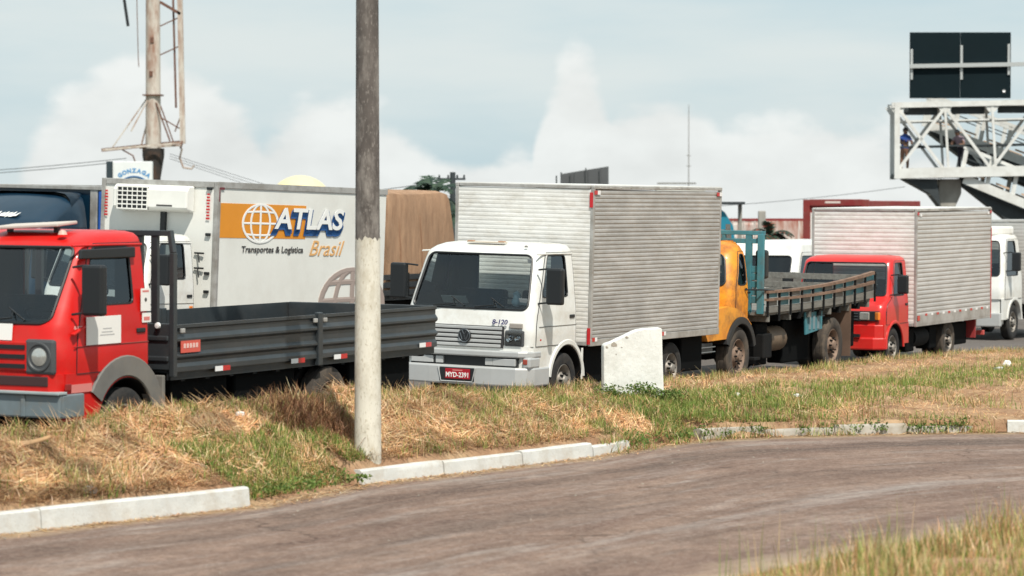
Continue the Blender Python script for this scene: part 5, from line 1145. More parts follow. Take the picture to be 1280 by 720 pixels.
# broken whitewashed slab with a slanting top
def slab():
    T = thing('concrete_slab', 'whitewashed upright concrete slab with a chipped slanting top', 'slab', (1.585, 39.05, 0), (0, 0, R(4)))
    prof = [(-.405, -.1), (-.402, .55), (-.405, 1.075), (-.38, 1.10), (-.30, 1.125), (-.22, 1.165), (-.12, 1.21), (-.02, 1.26), (.05, 1.285), (.15, 1.298), (.34, 1.308), (.358, 1.295), (.364, 1.0), (.378, .6), (.393, .2), (.40, -.1)]
    mb = MB(); rows = []
    def dep(x, d): return d + (-.035 * max(0, x - .07) / .3 if d < 0 else 0) + (.05 if x > .07 and d < 0 else 0) * 0
    for d in (-.16, .16):
        rows.append([(x, d + (.05 * (.07 - x) if (d < 0 and x < .07) else .0), z) for x, z in prof])
    n = len(prof); mb.add(rows[0], [tuple(range(n))]); mb.add(rows[1], [tuple(range(n))]); mb.add(rows[0] + rows[1], [(i, i + 1, i + 1 + n, i + n) for i in range(n - 1)])
    o = mb.build('slab_body', SLABW, T)
    b = bmesh.new(); b.from_mesh(o.data); bmesh.ops.remove_doubles(b, verts=b.verts, dist=.0005); bmesh.ops.triangulate(b, faces=[f for f in b.faces if len(f.verts) > 4]); bmesh.ops.recalc_face_normals(b, faces=b.faces); b.to_mesh(o.data); b.free()
    bv = o.modifiers.new('bevel', 'BEVEL'); bv.width = .012; bv.segments = 2; bv.limit_method = 'ANGLE'; bv.angle_limit = R(35)
    for x, z, r in ((-.27, 1.095, .05), (-.10, 1.185, .028), (-.36, 1.06, .022), (-.17, 1.06, .012), (-.24, .97, .009)):
        n = 8; mb = MB(); rr = [random.uniform(.6, 1.3) for _ in range(n)]
        mb.add([(x + r * rr[k] * math.cos(2 * PI * k / n), -.172 + .05 * (.07 - x) + .010, z + r * .6 * rr[k] * math.sin(2 * PI * k / n)) for k in range(n)] + [(x, -.172 + .05 * (.07 - x) + .009, z)], [(k, (k + 1) % n, n) for k in range(n)]).build('chip', mat('bare_chip', (.42, .37, .31), .95, var=.3, vscale=20), T, solid=.004)
slab()
def lump(name, loc, d, m, label, cat, sd, rot=0, amp=.25, n=3, group=None):
    b = bmesh.new(); bmesh.ops.create_icosphere(b, subdivisions=n, radius=1)
    for v in b.verts:
        k = 1 + amp * noise.noise(v.co * 1.7 + Vector((sd, 0, 0))) + amp * .5 * noise.noise(v.co * 4 + Vector((sd, 3, 0))); v.co = Vector((v.co.x * d[0] * k, v.co.y * d[1] * k, v.co.z * d[2] * k))
    me = bpy.data.meshes.new(name); b.to_mesh(me); b.free(); me.materials.append(m); me.polygons.foreach_set('use_smooth', [False] * len(me.polygons))
    o = obj(name, me); o.location = loc; o.rotation_euler = (0, 0, rot); return tag(o, label, cat, group)
BAG = mat('plastic_white', (.78, .78, .76), .5, var=.1); BARK = mat('palm_husk', (.46, .28, .14), .85, var=.35, vscale=12, dirt=.4)
def on_mound(s, q, dz=0): p = sq(s, q); return (p.x, p.y, mound_z(s, q) + dz)
# curved dry palm sheath lying on the straw
T = thing('palm_husk', 'curled tan palm husk lying on the straw', 'husk', on_mound(22.62, -16.62, .03), (0, 0, R(4)))
rows = []
for i in range(13):
    t = i / 12; x = -.24 + .50 * t; w_ = .075 * math.sin(PI * min(1, t * .92 + .06)) + .012; zc = .02 + .07 * max(0, t - .55) ** 1.2 * 2
    rows.append([(x, w_ * math.cos(a), zc + .035 * math.sin(a) - .0) for a in np.linspace(0, PI, 7)])
MB().grid(rows).build('husk_sheath', BARK, T, smooth=60, solid=.006)
lump('plastic_bag', on_mound(55.5, -15.9, .07), (.19, .14, .10), BAG, 'crumpled white plastic bag at the far end of the verge', 'bag', 1.1)
lump('plastic_scrap', on_mound(49.2, -15.6, .05), (.07, .05, .07), BAG, 'small white plastic scrap standing in the dry grass', 'litter', 2.2)
lump('paper_scrap', on_mound(47.5, -15.2, .05), (.10, .06, .04), mat('paper_grey', (.5, .5, .5), .8), 'greyish paper scrap lying in the dry grass', 'litter', 3.3)
p = kpt(tL(22.35))[0]; lump('crumpled_wrapper', (p.x - .10, p.y + .30, .27), (.07, .05, .045), mat('wrapper_grey', (.62, .62, .64), .4, var=.4, vscale=30), 'crumpled pale wrapper behind the long kerb', 'litter', 4.4)
lump('green_can', (p.x - .36, p.y + .36, .31), (.08, .05, .03), mat('wrapper_green', (.12, .2, .14), .5, var=.5, vscale=30), 'flattened green wrapper behind the long kerb', 'litter', 5.4)
for k, (s, q) in enumerate(((26.2, -16.5), (38.5, -15.2), (36.6, -15.3))): lump('litter_scrap', on_mound(s, q, .04), (.05, .04, .03), BAG, ['pale scrap in the straw on the slope near the pole', 'white scrap in the green strip', 'white scrap in grass near the slab'][k], 'litter', 6 + k)

# ------------------------------------------------------------------ background
# old lattice/tube mast with a wrecked ring platform
T = thing('mast', 'rusty white tube mast on a dark pipe with broken platform', 'mast', (-14.97, 125, -.75), (0, 0, 0)); z0 = .75
MB().lathe([(.30, 0), (.30, 4.9), (.46, 5.4 + z0 - .3), (.46, 5.4 + z0)], (0, 0, 0), 'z', 20).build('base_pipe', mat('pipe_dark', (.035, .03, .028), .8, var=.4, dirt=.5, dirtcol=(.2, .09, .04)), T, smooth=40)
MB().lathe([(.33, 5.4 + z0), (.31, 8.0 + z0), (.31, 8.02 + z0), (.29, 13 + z0), (.28, 19)], (0, 0, 0), 'z', 20).build('tube', MASTW, T, smooth=40)
MB().box((0, 0, 8.0 + z0 - .38), (.80, .80, .05)).build('collar', RUST, T)
pf = MB().bar((-2.15, -.1, 5.33 + z0), (1.25, .15, 5.68 + z0), .10, .14).build('platform_beam', RUST, T)
MB().bar((-2.0, -.9, 5.32 + z0), (1.2, -.7, 5.62 + z0), .06, .08).build('platform_beam', MASTW, T); MB().bar((-.6, .2, 5.43 + z0), (1.25, -.8, 5.52 + z0), .06, .08).build('platform_beam', MASTW, T); MB().bar((1.2, .15, 5.7 + z0), (1.22, -.75, 5.45 + z0), .07, .16).build('platform_beam', RUST, T)
for a, b in (((-.25, 0, 7.5), (-1.7, 0, 5.45)), ((-.2, -.3, 7.4), (-.85, -.6, 6.1)), ((-.25, .2, 6.6), (-.55, .3, 5.5)), ((.3, 0, 7.2), (.85, .1, 5.6)), ((.15, -.3, 7.3), (.75, -.5, 5.7)), ((.9, 0, 6.1), (1.2, 0, 6.9))): MB().bar((a[0], a[1], a[2] + z0), (b[0], b[1], b[2] + z0), .05, .05).build('strut', MASTW if a[0] < 0 else RUST, T)
for xx, yy, zt_ in ((1.03, 0, 19), (.68, .2, 19), ): MB().bar((xx + (.2 if xx > 1 else .25), yy, 5.6 + z0 + (1.5 if xx < 1 else 0)), (xx - .02, yy, zt_), .22 if xx > 1 else .08, .16 if xx > 1 else .08).build('ladder_stile', MASTW if xx > 1 else RUST, T)
for z in (9.6, 10.8, 12.0, 7.0): MB().bar((.3, 0, z + z0 - .3), (1.15, .1, z + z0 + (.1 if z > 8 else -.8)), .05, .05).build('ladder_stay', RUST, T)
MB().tube([(1.2, 0, 5.4 + z0), (1.1, 0, 5.0 + z0), (1.25, 0, 4.6 + z0), (1.6, 0, 4.55 + z0), (1.7, 0, 4.7 + z0)], .04, 6).build('bent_bracket', MASTW, T, smooth=50)
MB().tube([(-1.3, 0, 5.35 + z0), (-.85, 0, 5.1 + z0), (-.65, 0, 4.5 + z0), (-.5, 0, 4.2 + z0)], .03, 6).build('hanging_wire', RUST, T, smooth=50)
MB().bar((-1.35, .1, 12.6 + z0), (-1.05, .1, 10.5 + z0), .12, .06).build('hanging_strip', PLASTIC, T); MB().tube([(-.7, 0, 13 + z0), (-.62, 0, 9.2 + z0), (-.6, 0, 8.8 + z0)], .018, 5).build('hanging_wire', RUST, T); MB().bar((-1.2, .1, 12.6 + z0), (.3, .0, 11.9 + z0), .08, .08).build('upper_arm', RUST, T); MB().bar((.3, 0, 11.5 + z0), (1.15, 0, 11.0 + z0), .16, .12).build('upper_arm', RUST, T)
for x, z in ((.0, 9.9), (-.05, 8.5)): MB().box((x, -.31, z + z0), (.14, .06, .22)).build('rust_plate', RUST, T)
# shop sign
T = thing('shop_sign', 'white roof sign with arched blue GONZAGA lettering', 'sign', (-14.3, 112, -.75)); z0 = .75
SGN = mat('sign_white', (.72, .75, .76), .6, var=.08); MB().box((.12, 0, 3.9 + z0), (1.48, .3, 1.5)).build('sign_panel', SGN, T, .02); MB().box((-.74, -.02, 3.9 + z0), (.22, .36, 1.5)).build('sign_edge', mat('sign_dark', (.02, .035, .045), .6), T)
SB = mat('sign_blue', (.07, .25, .50), .6); SB2 = mat('sign_navy', (.02, .10, .24), .6)
for k, ch in enumerate('GONZAGA'):
    a = R(127 - k * 12.4); r = .86; A_ = Vector((math.sin(a), 0, -math.cos(a))); B_ = Vector((math.cos(a), 0, math.sin(a))); text('sign_letter', ch, .21, SB, T, (.18 + r * math.cos(a), -.155, 3.44 + z0 + r * math.sin(a)), A_, B_, bold=.012, ext=.004)
MB().tube([(.18 + .68 * math.cos(a), -.155, 3.40 + z0 + .68 * math.sin(a)) for a in np.linspace(R(30), R(150), 19)], .035, 6).build('sign_arc', SB2, T)
for x in (-.5, .7): MB().box((x, .1, 1.55 + z0), (.12, .12, 3.4 + 0)).build('sign_post', BRDK, T)
MB().box((.1, 0, 1.3), (3.4, 2.4, 2.6)).build('shop_roof_house', mat('shop_wall', (.5, .48, .44), .9, var=.15), T)
# yellow spherical water tank
T = thing('water_tank', 'pale yellow domed water tank behind the refrigerated truck', 'tank', (-10.75, 152, -.75)); b = bmesh.new(); bmesh.ops.create_uvsphere(b, u_segments=36, v_segments=20, radius=1.72)
for v in b.verts: v.co.z = v.co.z * .98 + 3.65
me = bpy.data.meshes.new('tank_dome'); b.to_mesh(me); b.free(); me.materials.append(DOMEY); me.polygons.foreach_set('use_smooth', [True] * len(me.polygons)); obj('tank_dome', me, T)
MB().lathe([(1.2, 0), (1.2, 3.2)], (0, 0, 0), 'z', 24).build('tank_stem', CONC, T, smooth=40)
# palm behind the tarpaulin truck
def palm(loc, H, nf, fl_, label, sd, cols):
    random.seed(sd); T = thing('palm_tree', label, 'tree', loc); rows = []
    for i in range(9):
        t = i / 8; r = .19 - .07 * t; rows.append([(r * math.cos(2 * PI * k / 10) + .12 * math.sin(t * 2), r * math.sin(2 * PI * k / 10), H * t) for k in range(11)])
    MB().grid(rows).build('trunk', mat('palm_trunk', (.16, .12, .09), .9, var=.4, vscale=8, bump=.01, bscale=12), T, smooth=50)
    mb = MB(); top = Vector((.12 * math.sin(2), 0, H))
    for f in range(nf):
        az = 2 * PI * f / nf + random.uniform(-.3, .3); el = random.uniform(-.2, 1.25); Lf = fl_ * random.uniform(.75, 1.1); p = top.copy(); d = Vector((math.cos(az) * math.cos(el), math.sin(az) * math.cos(el), math.sin(el))); pts = [p.copy()]
        for k in range(11): d = (d + Vector((0, 0, -.115 - .02 * k * .5))).normalized(); p = p + d * (Lf / 11); pts.append(p.copy())
        mb.use(cols[0]).tube(pts, .022, 4)
        for k in range(1, 11):
            for e in (0, .5):
                q = pts[k].lerp(pts[min(k + 1, 11)], e); t = (pts[min(k + 1, 11)] - pts[k - 1]).normalized(); sd_ = t.cross(Vector((0, 0, 1))).normalized()
                for s in (-1, 1):
                    ll = Lf * .30 * math.sin(PI * min(.97, (k + e) / 11 * .85 + .12)) * random.uniform(.8, 1.15); tip = q + (sd_ * s * .85 + t * .55 + Vector((0, 0, -.35 + random.uniform(-.15, .25)))) * ll; wv = t * .035
                    mb.use(random.choice(cols)).add([q - wv, q + wv, q.lerp(tip, .55) + wv * .9, tip, q.lerp(tip, .55) - wv * .9], [(0, 1, 2, 3, 4)])
    mb.build('crown', None, T)
PG = [mat('palm_leaf', (.018, .042, .026), .7), mat('palm_leaf_dark', (.010, .028, .02), .7), mat('palm_leaf_light', (.03, .06, .03), .7)]
palm((-2.55, 92, -.75), 4.05, 20, 1.25, 'dark green palm rising behind the brown tarpaulin', 5, PG)
palm((-1.75, 95, -.75), 3.4, 16, 1.1, 'low palm between the tarpaulin and the silver box', 9, PG)
palm((8.35, 98, -.75), 2.75, 14, .9, 'small palm beside the rusty wall', 12, PG + [mat('palm_leaf_red', (.2, .05, .03), .7)])
random.seed(21)
T = thing('wooden_pole', 'thin power pole with cross arms beyond the tarpaulin truck', 'pole', (-1.98, 100, -.75)); MB().tube([(0, 0, 0), (0, 0, 3), (0, 0, 4.85)], .13, 10, r2=.09).build('shaft', BRDK, T, smooth=50)
MB().box((-.05, 0, 4.62), (.95, .08, .07)).build('cross_arm', BRDK, T); MB().box((.05, 0, 3.75), (.7, .08, .07)).build('cross_arm', BRDK, T)
for x in (-.45, -.15, .15, .38): MB().lathe([(.0, .12), (.03, .1), (.035, .0)], (x, 0, 4.65), 'z', 8).build('insulator', BRDK, T)
# billboard seen from behind
T = thing('billboard', 'dark grey billboard back with slanting posts above the silver box', 'billboard', (3.05, 128, -.75), (0, 0, 0))
mb = MB().prism([(-.96, 3.3), (1.08, 3.3), (1.08, 5.45), (-.96, 5.12)], 'y', -.05, .05); mb.build('board', BILL, T)
for x in (-1.15, -.95): MB().box((x, 0, 2.7), (.06, .08, 5.0 - (.3 if x < -1 else 0))).build('post', BRDK, T)
for x in (-.5, .15, .75): MB().bar((x + .1, -.12, 0), (x - .05, -.12, 5.35 + x * .16 - (.0 if x == .15 else .15)), .06, .05).build('post', DARKGREY, T)
for x in (-.4, .2, .7): MB().box((x, -.056, 4.3), (.02, .006, 1.8)).build('board_seam', BRDK, T)
# antenna mast far off
T = thing('antenna_mast', 'thin lattice antenna mast far behind the silver box', 'antenna', (11.8, 200, -.75)); MB().tube([(0, 0, 0), (0, 0, 6.4), (0, 0, 10.6)], .045, 5, r2=.02).build('shaft', GREYPL, T)
MB().box((-.8, 0, 5.35), (2.6, .12, .10)).build('roof_ridge', GREYPL, T); MB().box((-.6, 0, 2.5), (3.2, 3, 5)).build('roof_block', mat('far_wall', (.55, .55, .53), .9), T)
for z in (6.5, 7.2): MB().box((0, 0, z), (.3, .04, .04)).build('antenna_arm', GREYPL, T)
# canopy and teal panel seen past the silver box
T = thing('canopy', 'dark flat canopy on two pale posts with curved teal panel', 'canopy', (8.15, 108, -.75))
MB().box((-.35, 0, 3.83), (1.1, 1.6, .10)).build('canopy_roof', BRDK, T); MB().prism([(-1.2, 2.2), (-.1, 2.2), (-.2, 3.0), (-.5, 3.5), (-.9, 3.8), (-1.2, 3.85)], 'y', -.5, -.4).build('side_panel', mat('teal_panel', (.01, .20, .30), .5), T)
MB().box((.10, .3, 1.9), (.14, .14, 3.8)).build('post', CONC, T); MB().box((.85, -.2, 1.78), (.26, .26, 3.55)).build('post', CONC, T, .03)
# grey timber bed of a lorry behind the teal headboard
T = thing('timber_lorry', 'grey timber lorry bed showing over the teal headboard', 'truck', (3.55, 62.5, -.35), (0, 0, YAW))
bf = MB().box((-2.2, 0, 1.2), (4.6, 2.3, .1)).build('bed_floor', DWOOD, T)
for k in range(6):
    MB().box((.1, 0, 1.42 + k * .25), (.05, 2.3, .235)).build('headboard_plank', DWOOD, bf, .006)
    for s in (-1, 1): MB().box((-2.2, s * 1.15, 1.42 + k * .25 - .25 * (k > 3) * 0), (4.5, .05, .235)).build('side_plank', DWOOD, bf, .006) if k < 2 else None
for yy in (-1.1, -.4, .4, 1.1): MB().box((.14, yy, 2.05), (.05, .09, 1.7)).build('headboard_post', DWOOD, bf)
chassis(T, 1.5, -4.2, .8)
for s in (-1, 1): wheel(T, 1.2, s * .95, .48, .48, .24); wheel(T, -2.8, s * .98, .48, .48, .24)
# white van behind the yellow truck
T = thing('white_van', 'white van roof and side glass showing behind the timber bed', 'van', (5.75, 66.5, -.45), (0, 0, YAW))
LVV = [(.35, 1.3, .95, .2, .08), (.9, 1.32, .98, .2, .08), (1.45, 1.2, .98, .2, .08), (1.62, 1.12, .97, .2, .07), (2.28, .80, .93, .2, .07), (2.36, .72, .92, .2, .07), (2.52, .60, .88, .22, .05), (2.60, .4, .75, .25, .03), (2.62, .2, .5, .2, .01)]
cabo, doors, rg, ws = make_cab(T, LVV, -3.2, WHITE, (3, 4), (1, 5), (.05, -.4)); MB().box((1.25, 0, .5), (.2, 1.9, .3)).build('bumper', DARKGREY, T, .05)
for s in (-1, 1): wheel(T, .7, s * .86, .36, .36, .2); wheel(T, -2.4, s * .86, .36, .36, .2)
MB().box((.35, 0, .95), (.3, 1.7, 1.0)).build('seat', SEAT, cabo, .05)
# rusty steel wall
T = thing('steel_wall', 'rust streaked white corrugated steel wall beyond the van', 'wall', (9.6, 112, -.75)); W_ = MB()
corrugated('wall_sheet', (-2.2, 0, 1.4), (1, 0, 0), 4.2, 1.80, (0, -1, 0), RUSTW, T, .4, .03); MB().box((-.1, .05, 3.22), (4.2, .12, .10)).build('top_rail', MAROON, T); MB().box((-.1, .05, 1.35), (4.2, .14, .2)).build('bottom_rail', MAROON, T)
for k in range(11): MB().box((-2.15 + k * .41, -.045, 2.3), (.035, .03, 1.76)).build('wall_rib', RUSTW, T)
MB().box((-.1, .4, .7), (4.2, .5, 1.35)).build('wall_base', CONC, T)
T_ = MB().box((.95, -.052, 2.75), (2.2, .012, .85)).build('rust_sheet', mat('heavy_rust', (.33, .11, .07), .8, var=.7, vscale=2.4, stretch=(3, 1, .6), col2=(.62, .55, .5)), T)
# maroon box truck
T = thing('maroon_truck', 'maroon framed box truck showing over the pale ribbed box', 'truck', (11.0, 101.5, -.75), (0, 0, YAW))
bx = MB().box((-2.6, 0, 2.3), (5.2, 2.36, 3.2)).build('cargo_box', MAROON, T, .02); MB().box((.01, 0, 2.15), (.03, 1.86, 2.7)).build('front_panel', WHITE2, bx)
for s in (-1, 1): MB().box((.03, s * 1.06, 2.32), (.10, .24, 3.24)).build('corner_post', MAROON, bx, .01)
MB().box((.03, 0, 3.84), (.10, 1.88, .22)).build('top_rail', MAROON, bx, .01); MB().box((.085, -.1, 3.85), (.006, .55, .07)).build('front_marker', mat('marker_cream', (.7, .6, .55), .6), bx)
lvm = [(z, xf + .05, w * 1.05, r, b) for z, xf, w, r, b in VW_LV]; make_cab(T, lvm, .2, MAROON, (5, 9), (0, 10), (.06, .5)); chassis(T, 1.6, -5, .7); MB().box((1.75, 0, .65), (.2, 2.1, .5)).build('bumper', SILVER, T, .03)
for s in (-1, 1): wheel(T, .9, s * .95, .45, .45, .24); wheel(T, -3.6, s * .98, .45, .45, .24)

# ------------------------------------------------------------------ footbridge
BY = 112.0; PX = 3740 / BY
T = thing('footbridge', 'white steel truss footbridge with a ramp descending beneath it', 'bridge', (14.3, BY, -.75), (0, 0, R(-3))); z0 = .75
Lb = 24.0; zd, ztp, wdt = 4.20 + z0, 6.75 + z0, 2.2
def member(name, a, b, w, h=None, m=BRWH, parent=T): return MB().bar(a, b, w, h).build(name, m, parent)
for yy in (0, wdt):
    member('bottom_chord', (0, yy, zd), (Lb, yy, zd + .02 * Lb), .16, .38); member('top_chord', (-.1, yy, ztp), (Lb, yy, ztp + .02 * Lb), .16, .20)
    n = 11; sp_ = 1.75; rise = .02
    for k in range(n + 1):
        x = .12 + k * sp_; dz = x * rise
        if k == 0: member('end_post', (.1, yy, zd - .2), (.1, yy, ztp + .1), .2, .2)
        elif k % 2 == 0 or k == 1: member('upright', (x * 1.0 + .15, yy, zd + dz), (x, yy, ztp + dz), .09, .10)
        xa, xb = (x, x + sp_) if k % 2 == 0 else (x + sp_, x)
        if k < n: member('diagonal', (xa, yy, zd + .1 + dz), (xb, yy, ztp - .1 + dz), .095, .11)
        if k == 0: member('diagonal', (.2, yy, ztp - .2), (sp_ + .1, yy, zd + .15), .095, .11)
        # gussets
        MB().prism([(x - .32, ztp - .02 + dz), (x + .32, ztp - .02 + dz), (x + .12, ztp - .32 + dz), (x - .12, ztp - .32 + dz)], 'y', yy - .03, yy + .03).build('gusset', BRWH, T)
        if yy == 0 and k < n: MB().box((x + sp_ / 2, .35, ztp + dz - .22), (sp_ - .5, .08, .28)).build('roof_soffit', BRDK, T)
        if yy > 0: member('floor_beam', (x, 0, zd + dz - .1), (x, wdt, zd + dz - .1), .12, .2, BRDK); member('roof_beam', (x, 0, ztp + dz), (x, wdt, ztp + dz), .10, .14, BRWH)
    for zz in (1.0, 1.95): member('handrail', (.2, yy + (.12 if yy == 0 else -.12), zd + zz), (Lb, yy + (.12 if yy == 0 else -.12), zd + zz + .02 * Lb), .05, .06, BRDK if zz < 1.5 else BRWH)
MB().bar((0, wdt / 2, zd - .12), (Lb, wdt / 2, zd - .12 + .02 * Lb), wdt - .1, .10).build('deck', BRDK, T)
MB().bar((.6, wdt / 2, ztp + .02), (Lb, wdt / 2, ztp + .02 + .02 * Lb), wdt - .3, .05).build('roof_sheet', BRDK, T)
# haunched column under the first bay
def column(x, hgt):
    MB().prism([(x - .22, 0), (x + .26, 0), (x + .28, hgt - 1.35), (x + .55, hgt - .75), (x + .55, hgt - .2), (x - .30, hgt - .2), (x - .30, hgt - .9), (x - .22, hgt - 1.3)], 'y', .55, 1.65).build('column', CONC, T, .04)
    MB().box((x - .48, 1.1, hgt - .52), (.30, 1.3, .62)).build('bearing_block', CONC, T, .03)
column(2.0, zd); column(20.0, zd + .36)
MB().prism([(.35, zd - .2), (1.6, zd - .2), (1.75, zd - 1.25), (1.35, zd - .75)], 'y', .2, 2.0).build('end_bracket', BRDK, T)
# ramp: leaves the left landing, runs behind and descends to the right; second flight rising behind
def ramp(x0, za, x1, zb2, y0, y1, name):
    dx = x1 - x0; sl = (zb2 - za) / dx
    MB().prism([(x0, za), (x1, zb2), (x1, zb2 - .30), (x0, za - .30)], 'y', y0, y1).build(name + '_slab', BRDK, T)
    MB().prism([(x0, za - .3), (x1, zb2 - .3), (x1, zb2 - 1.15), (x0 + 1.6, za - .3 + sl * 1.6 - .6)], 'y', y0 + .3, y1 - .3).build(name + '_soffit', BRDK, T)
    for yy in (y0, y1):
        member('ramp_edge', (x0, yy, za - .05), (x1, yy, zb2 - .05), .10, .34); member('ramp_rail', (x0, yy, za + 1.15), (x1, yy, zb2 + 1.15), .08, .12)
        n = int(dx / .92)
        for k in range(n + 1):
            x = x0 + dx * k / n; z = za + sl * (x - x0); member('ramp_post', (x - .1, yy, z), (x + .12, yy, z + 1.15), .16, .05)
            if k < n: MB().bar((x + .25, yy, z + .25 + sl * .2), (x + .75, yy, z + .25 + sl * .7), .04, .07).build('ramp_infill', mat('infill_tan', (.5, .36, .26), .7), T); member('ramp_bar', (x, yy, z + .75), (x + dx / n, yy, z + .75 + sl * dx / n), .03, .04, BRDK)
ramp(2.6, zd - .15, 13.0, .5, .15, wdt - .1, 'lower_ramp')
ramp(1.6, ztp - .65, 13.5, ztp - .65 - 4.5, wdt + .8, wdt + 2.8, 'rear_ramp')
# sign gantry panel on the bridge, seen from behind
T = thing('gantry_sign', 'dark back of a large road sign carried above the footbridge', 'sign', (14.9, BY + .4, -.75)); SGD = mat('sign_back', (.003, .011, .015), .7, var=.15, vscale=.6, spec=.15)
for k in range(2):
    for j in range(2): MB().box((.96 + k * 1.9, 0, 7.06 + z0 + .62 + j * 1.24 - .04), (1.89, .06, 1.232)).build('sign_panel', SGD, T, .008)
MB().bar((0, -.13, 8.22 + z0), (10, -.13, 8.40 + z0), .14, .15).build('sign_beam', mat('galvanised', (.45, .47, .47), .5, metal=.4), T)
for x, a, b in ((.08, 7.72, 8.86), (1.95, 7.72, 9.0), (3.72, 7.9, 9.05)): MB().box((x, -.06, (a + b) / 2 + z0), (.09, .05, b - a)).build('sign_bracket', mat('galvanised', (.45, .47, .47), .5), T, .006)
MB().tube([(6.5, -.1, ztp), (6.5, -.1, 8.9 + z0)], .14, 10).build('sign_post', BRWH, T); MB().tube([(9.5, -.1, ztp), (9.5, -.1, 8.9 + z0)], .14, 10).build('sign_post', BRWH, T)
MB().lathe([(0, .03), (.05, .02), (.06, 0)], (3.55, -.06, 7.30 + z0), 'y', 8).build('sign_tag', REFW, T)

# ------------------------------------------------------------------ people on the bridge
def person(name, label, loc, rz, J, Rr, edges, zones, hair):
    """J joints (metres, local), skin-modifier body made real, materials by zone height"""
    T = thing(name, label, 'person', loc, (0, 0, rz)); me = bpy.data.meshes.new('body'); keys = list(J); me.from_pydata([J[k] for k in keys], [(keys.index(a), keys.index(b)) for a, b in edges], [])
    o = obj('body', me, T); sk = o.modifiers.new('skin', 'SKIN'); sk.use_smooth_shade = True
    for i, k in enumerate(keys): me.skin_vertices[0].data[i].radius = (Rr[k], Rr[k]); me.skin_vertices[0].data[i].use_root = (k == 'pel')
    su = o.modifiers.new('sub', 'SUBSURF'); su.levels = 2; su.render_levels = 2
    dg = bpy.context.evaluated_depsgraph_get(); nm = bpy.data.meshes.new_from_object(o.evaluated_get(dg)); o.modifiers.clear(); o.data = nm; nm.materials.clear()
    ms = [SKINM, zones[0], zones[1], CHASSIS]; [nm.materials.append(m) for m in ms]
    hz = J['neck'][2]; arms = [Vector(J[k]) for k in ('handl', 'handr')]
    for p in nm.polygons:
        c = p.center
        if c.z > hz + .02: i = 0
        elif min((c - a).length for a in arms) < .26: i = 0
        elif c.z < .09: i = 3
        elif c.z < J['pel'][2] + .03: i = 2
        else: i = 1
        p.material_index = i
    h = Vector(J['head']); b = bmesh.new(); bmesh.ops.create_icosphere(b, subdivisions=3, radius=1)
    for v in b.verts: v.co = Vector((v.co.x * .10, v.co.y * .12, v.co.z * .115)) + h + Vector((0, -.018 * 0 + .015, .035))
    bmesh.ops.delete(b, geom=[v for v in b.verts if v.co.z < h.z + .02 and v.co.y < h.y + .05], context='VERTS')
    m2 = bpy.data.meshes.new('hair'); b.to_mesh(m2); b.free(); m2.materials.append(hair); obj('hair', m2, T)
    # simple facial features
    MB().box((h.x, h.y - .105, h.z - .005), (.022, .03, .04)).build('nose', SKINM, T, .008)
ED = [('pel', 'waist'), ('waist', 'chest'), ('chest', 'neck'), ('neck', 'head'), ('head', 'crown'), ('chest', 'shl'), ('shl', 'ell'), ('ell', 'handl'), ('chest', 'shr'), ('shr', 'elr'), ('elr', 'handr'), ('pel', 'hipl'), ('hipl', 'kneel'), ('kneel', 'ankl'), ('ankl', 'toel'), ('pel', 'hipr'), ('hipr', 'kneer'), ('kneer', 'ankr'), ('ankr', 'toer')]
RR = dict(pel=.14, waist=.13, chest=.15, neck=.06, head=.095, crown=.075, shl=.075, ell=.048, handl=.04, shr=.075, elr=.048, handr=.04, hipl=.095, kneel=.062, ankl=.045, toel=.04, hipr=.095, kneer=.062, ankr=.045, toer=.04)
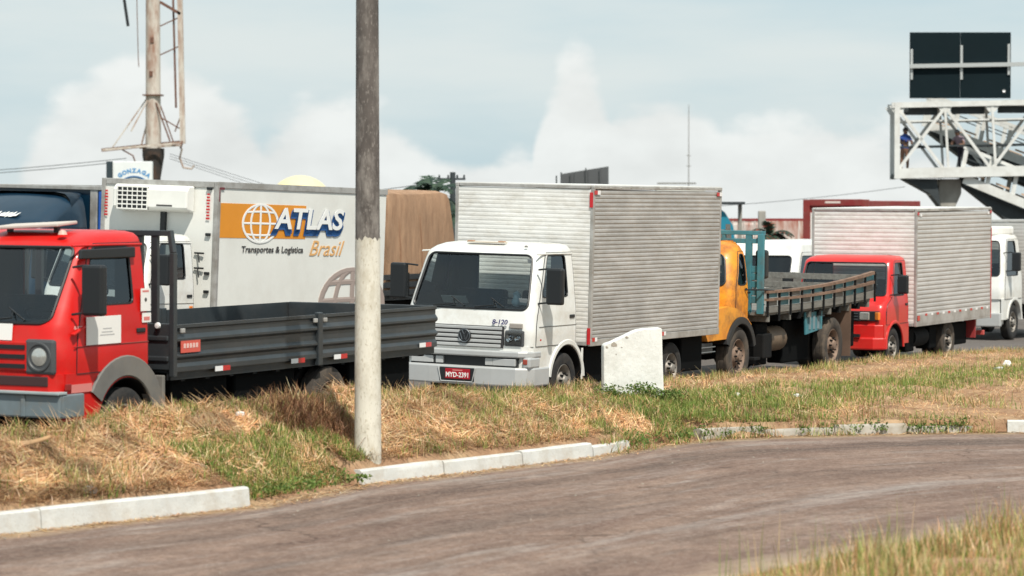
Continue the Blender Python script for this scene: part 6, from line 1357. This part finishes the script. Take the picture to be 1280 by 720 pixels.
J1 = dict(pel=(0, 0, .92), waist=(0, -.02, 1.08), chest=(0, -.05, 1.32), neck=(0, -.07, 1.48), head=(0, -.10, 1.60), crown=(0, -.09, 1.68), shl=(.17, -.05, 1.38), ell=(.24, -.16, 1.16), handl=(.12, -.36, 1.12), shr=(-.17, -.05, 1.38), elr=(-.24, -.16, 1.16), handr=(-.12, -.36, 1.12), hipl=(.09, 0, .86), kneel=(.11, -.04, .48), ankl=(.12, .02, .08), toel=(.13, -.13, .04), hipr=(-.09, 0, .86), kneer=(-.11, .0, .48), ankr=(-.12, .05, .08), toer=(-.13, -.10, .04))
Z1 = 4.32
person('person', 'person in a blue top standing behind the bridge lattice end', (14.78, BY + .75, Z1 - .12), R(15), J1, RR, ED, (SHIRTB, PANTB), mat('hair_black', (.01, .01, .01), .8))
J2 = dict(J1); J2.update(waist=(0, -.10, 1.06), chest=(0, -.26, 1.24), neck=(0, -.36, 1.37), head=(0, -.42, 1.47), crown=(0, -.43, 1.56), shl=(.17, -.27, 1.29), ell=(.26, -.36, 1.05), handl=(.14, -.55, 1.05), shr=(-.17, -.27, 1.29), elr=(-.26, -.36, 1.05), handr=(-.14, -.55, 1.05), kneel=(.12, -.14, .50), ankl=(.13, .02, .08))
person('person', 'person in a mauve shirt leaning on the bridge rail', (16.95, BY + .80, Z1 - .08), R(-35), J2, RR, ED, (SHIRTP, PANTD), mat('cap_dark', (.02, .02, .025), .8))

# ------------------------------------------------------------------ overhead wires
def cable(a, b, sag, label, r=.018):
    a, b = Vector(a), Vector(b); o = MB().tube([a.lerp(b, t) - Vector((0, 0, sag * 4 * t * (1 - t))) for t in np.linspace(0, 1, 15)], r, 5).build('power_cable', BRDK); tag(o, label, 'cable', 'overhead cables')
for k in range(2): cable((-15.2, 118, 4.75 + k * .12), (-36, 121, 4.0 + k * .1), .35, ['upper thin cable running from the shop sign', 'lower thin cable running from the shop sign'][1 - k], .014)
for k in range(3): cable((-14.4, 126, 5.2 - k * .1), (-7.5, 130, 3.0 - k * .15), .05, ['topmost guy wire slanting down from the mast', 'middle guy wire slanting down from the mast', 'lowest guy wire slanting down from the mast'][k], .010)
cable((7.0, 130, 2.9), (17.2, 131, 3.85), .12, 'thin cable rising to the footbridge column', .012)
cable((-2.0, 100, 3.9), (-6.5, 104, 3.4), .1, 'thin cable from the power pole', .012)
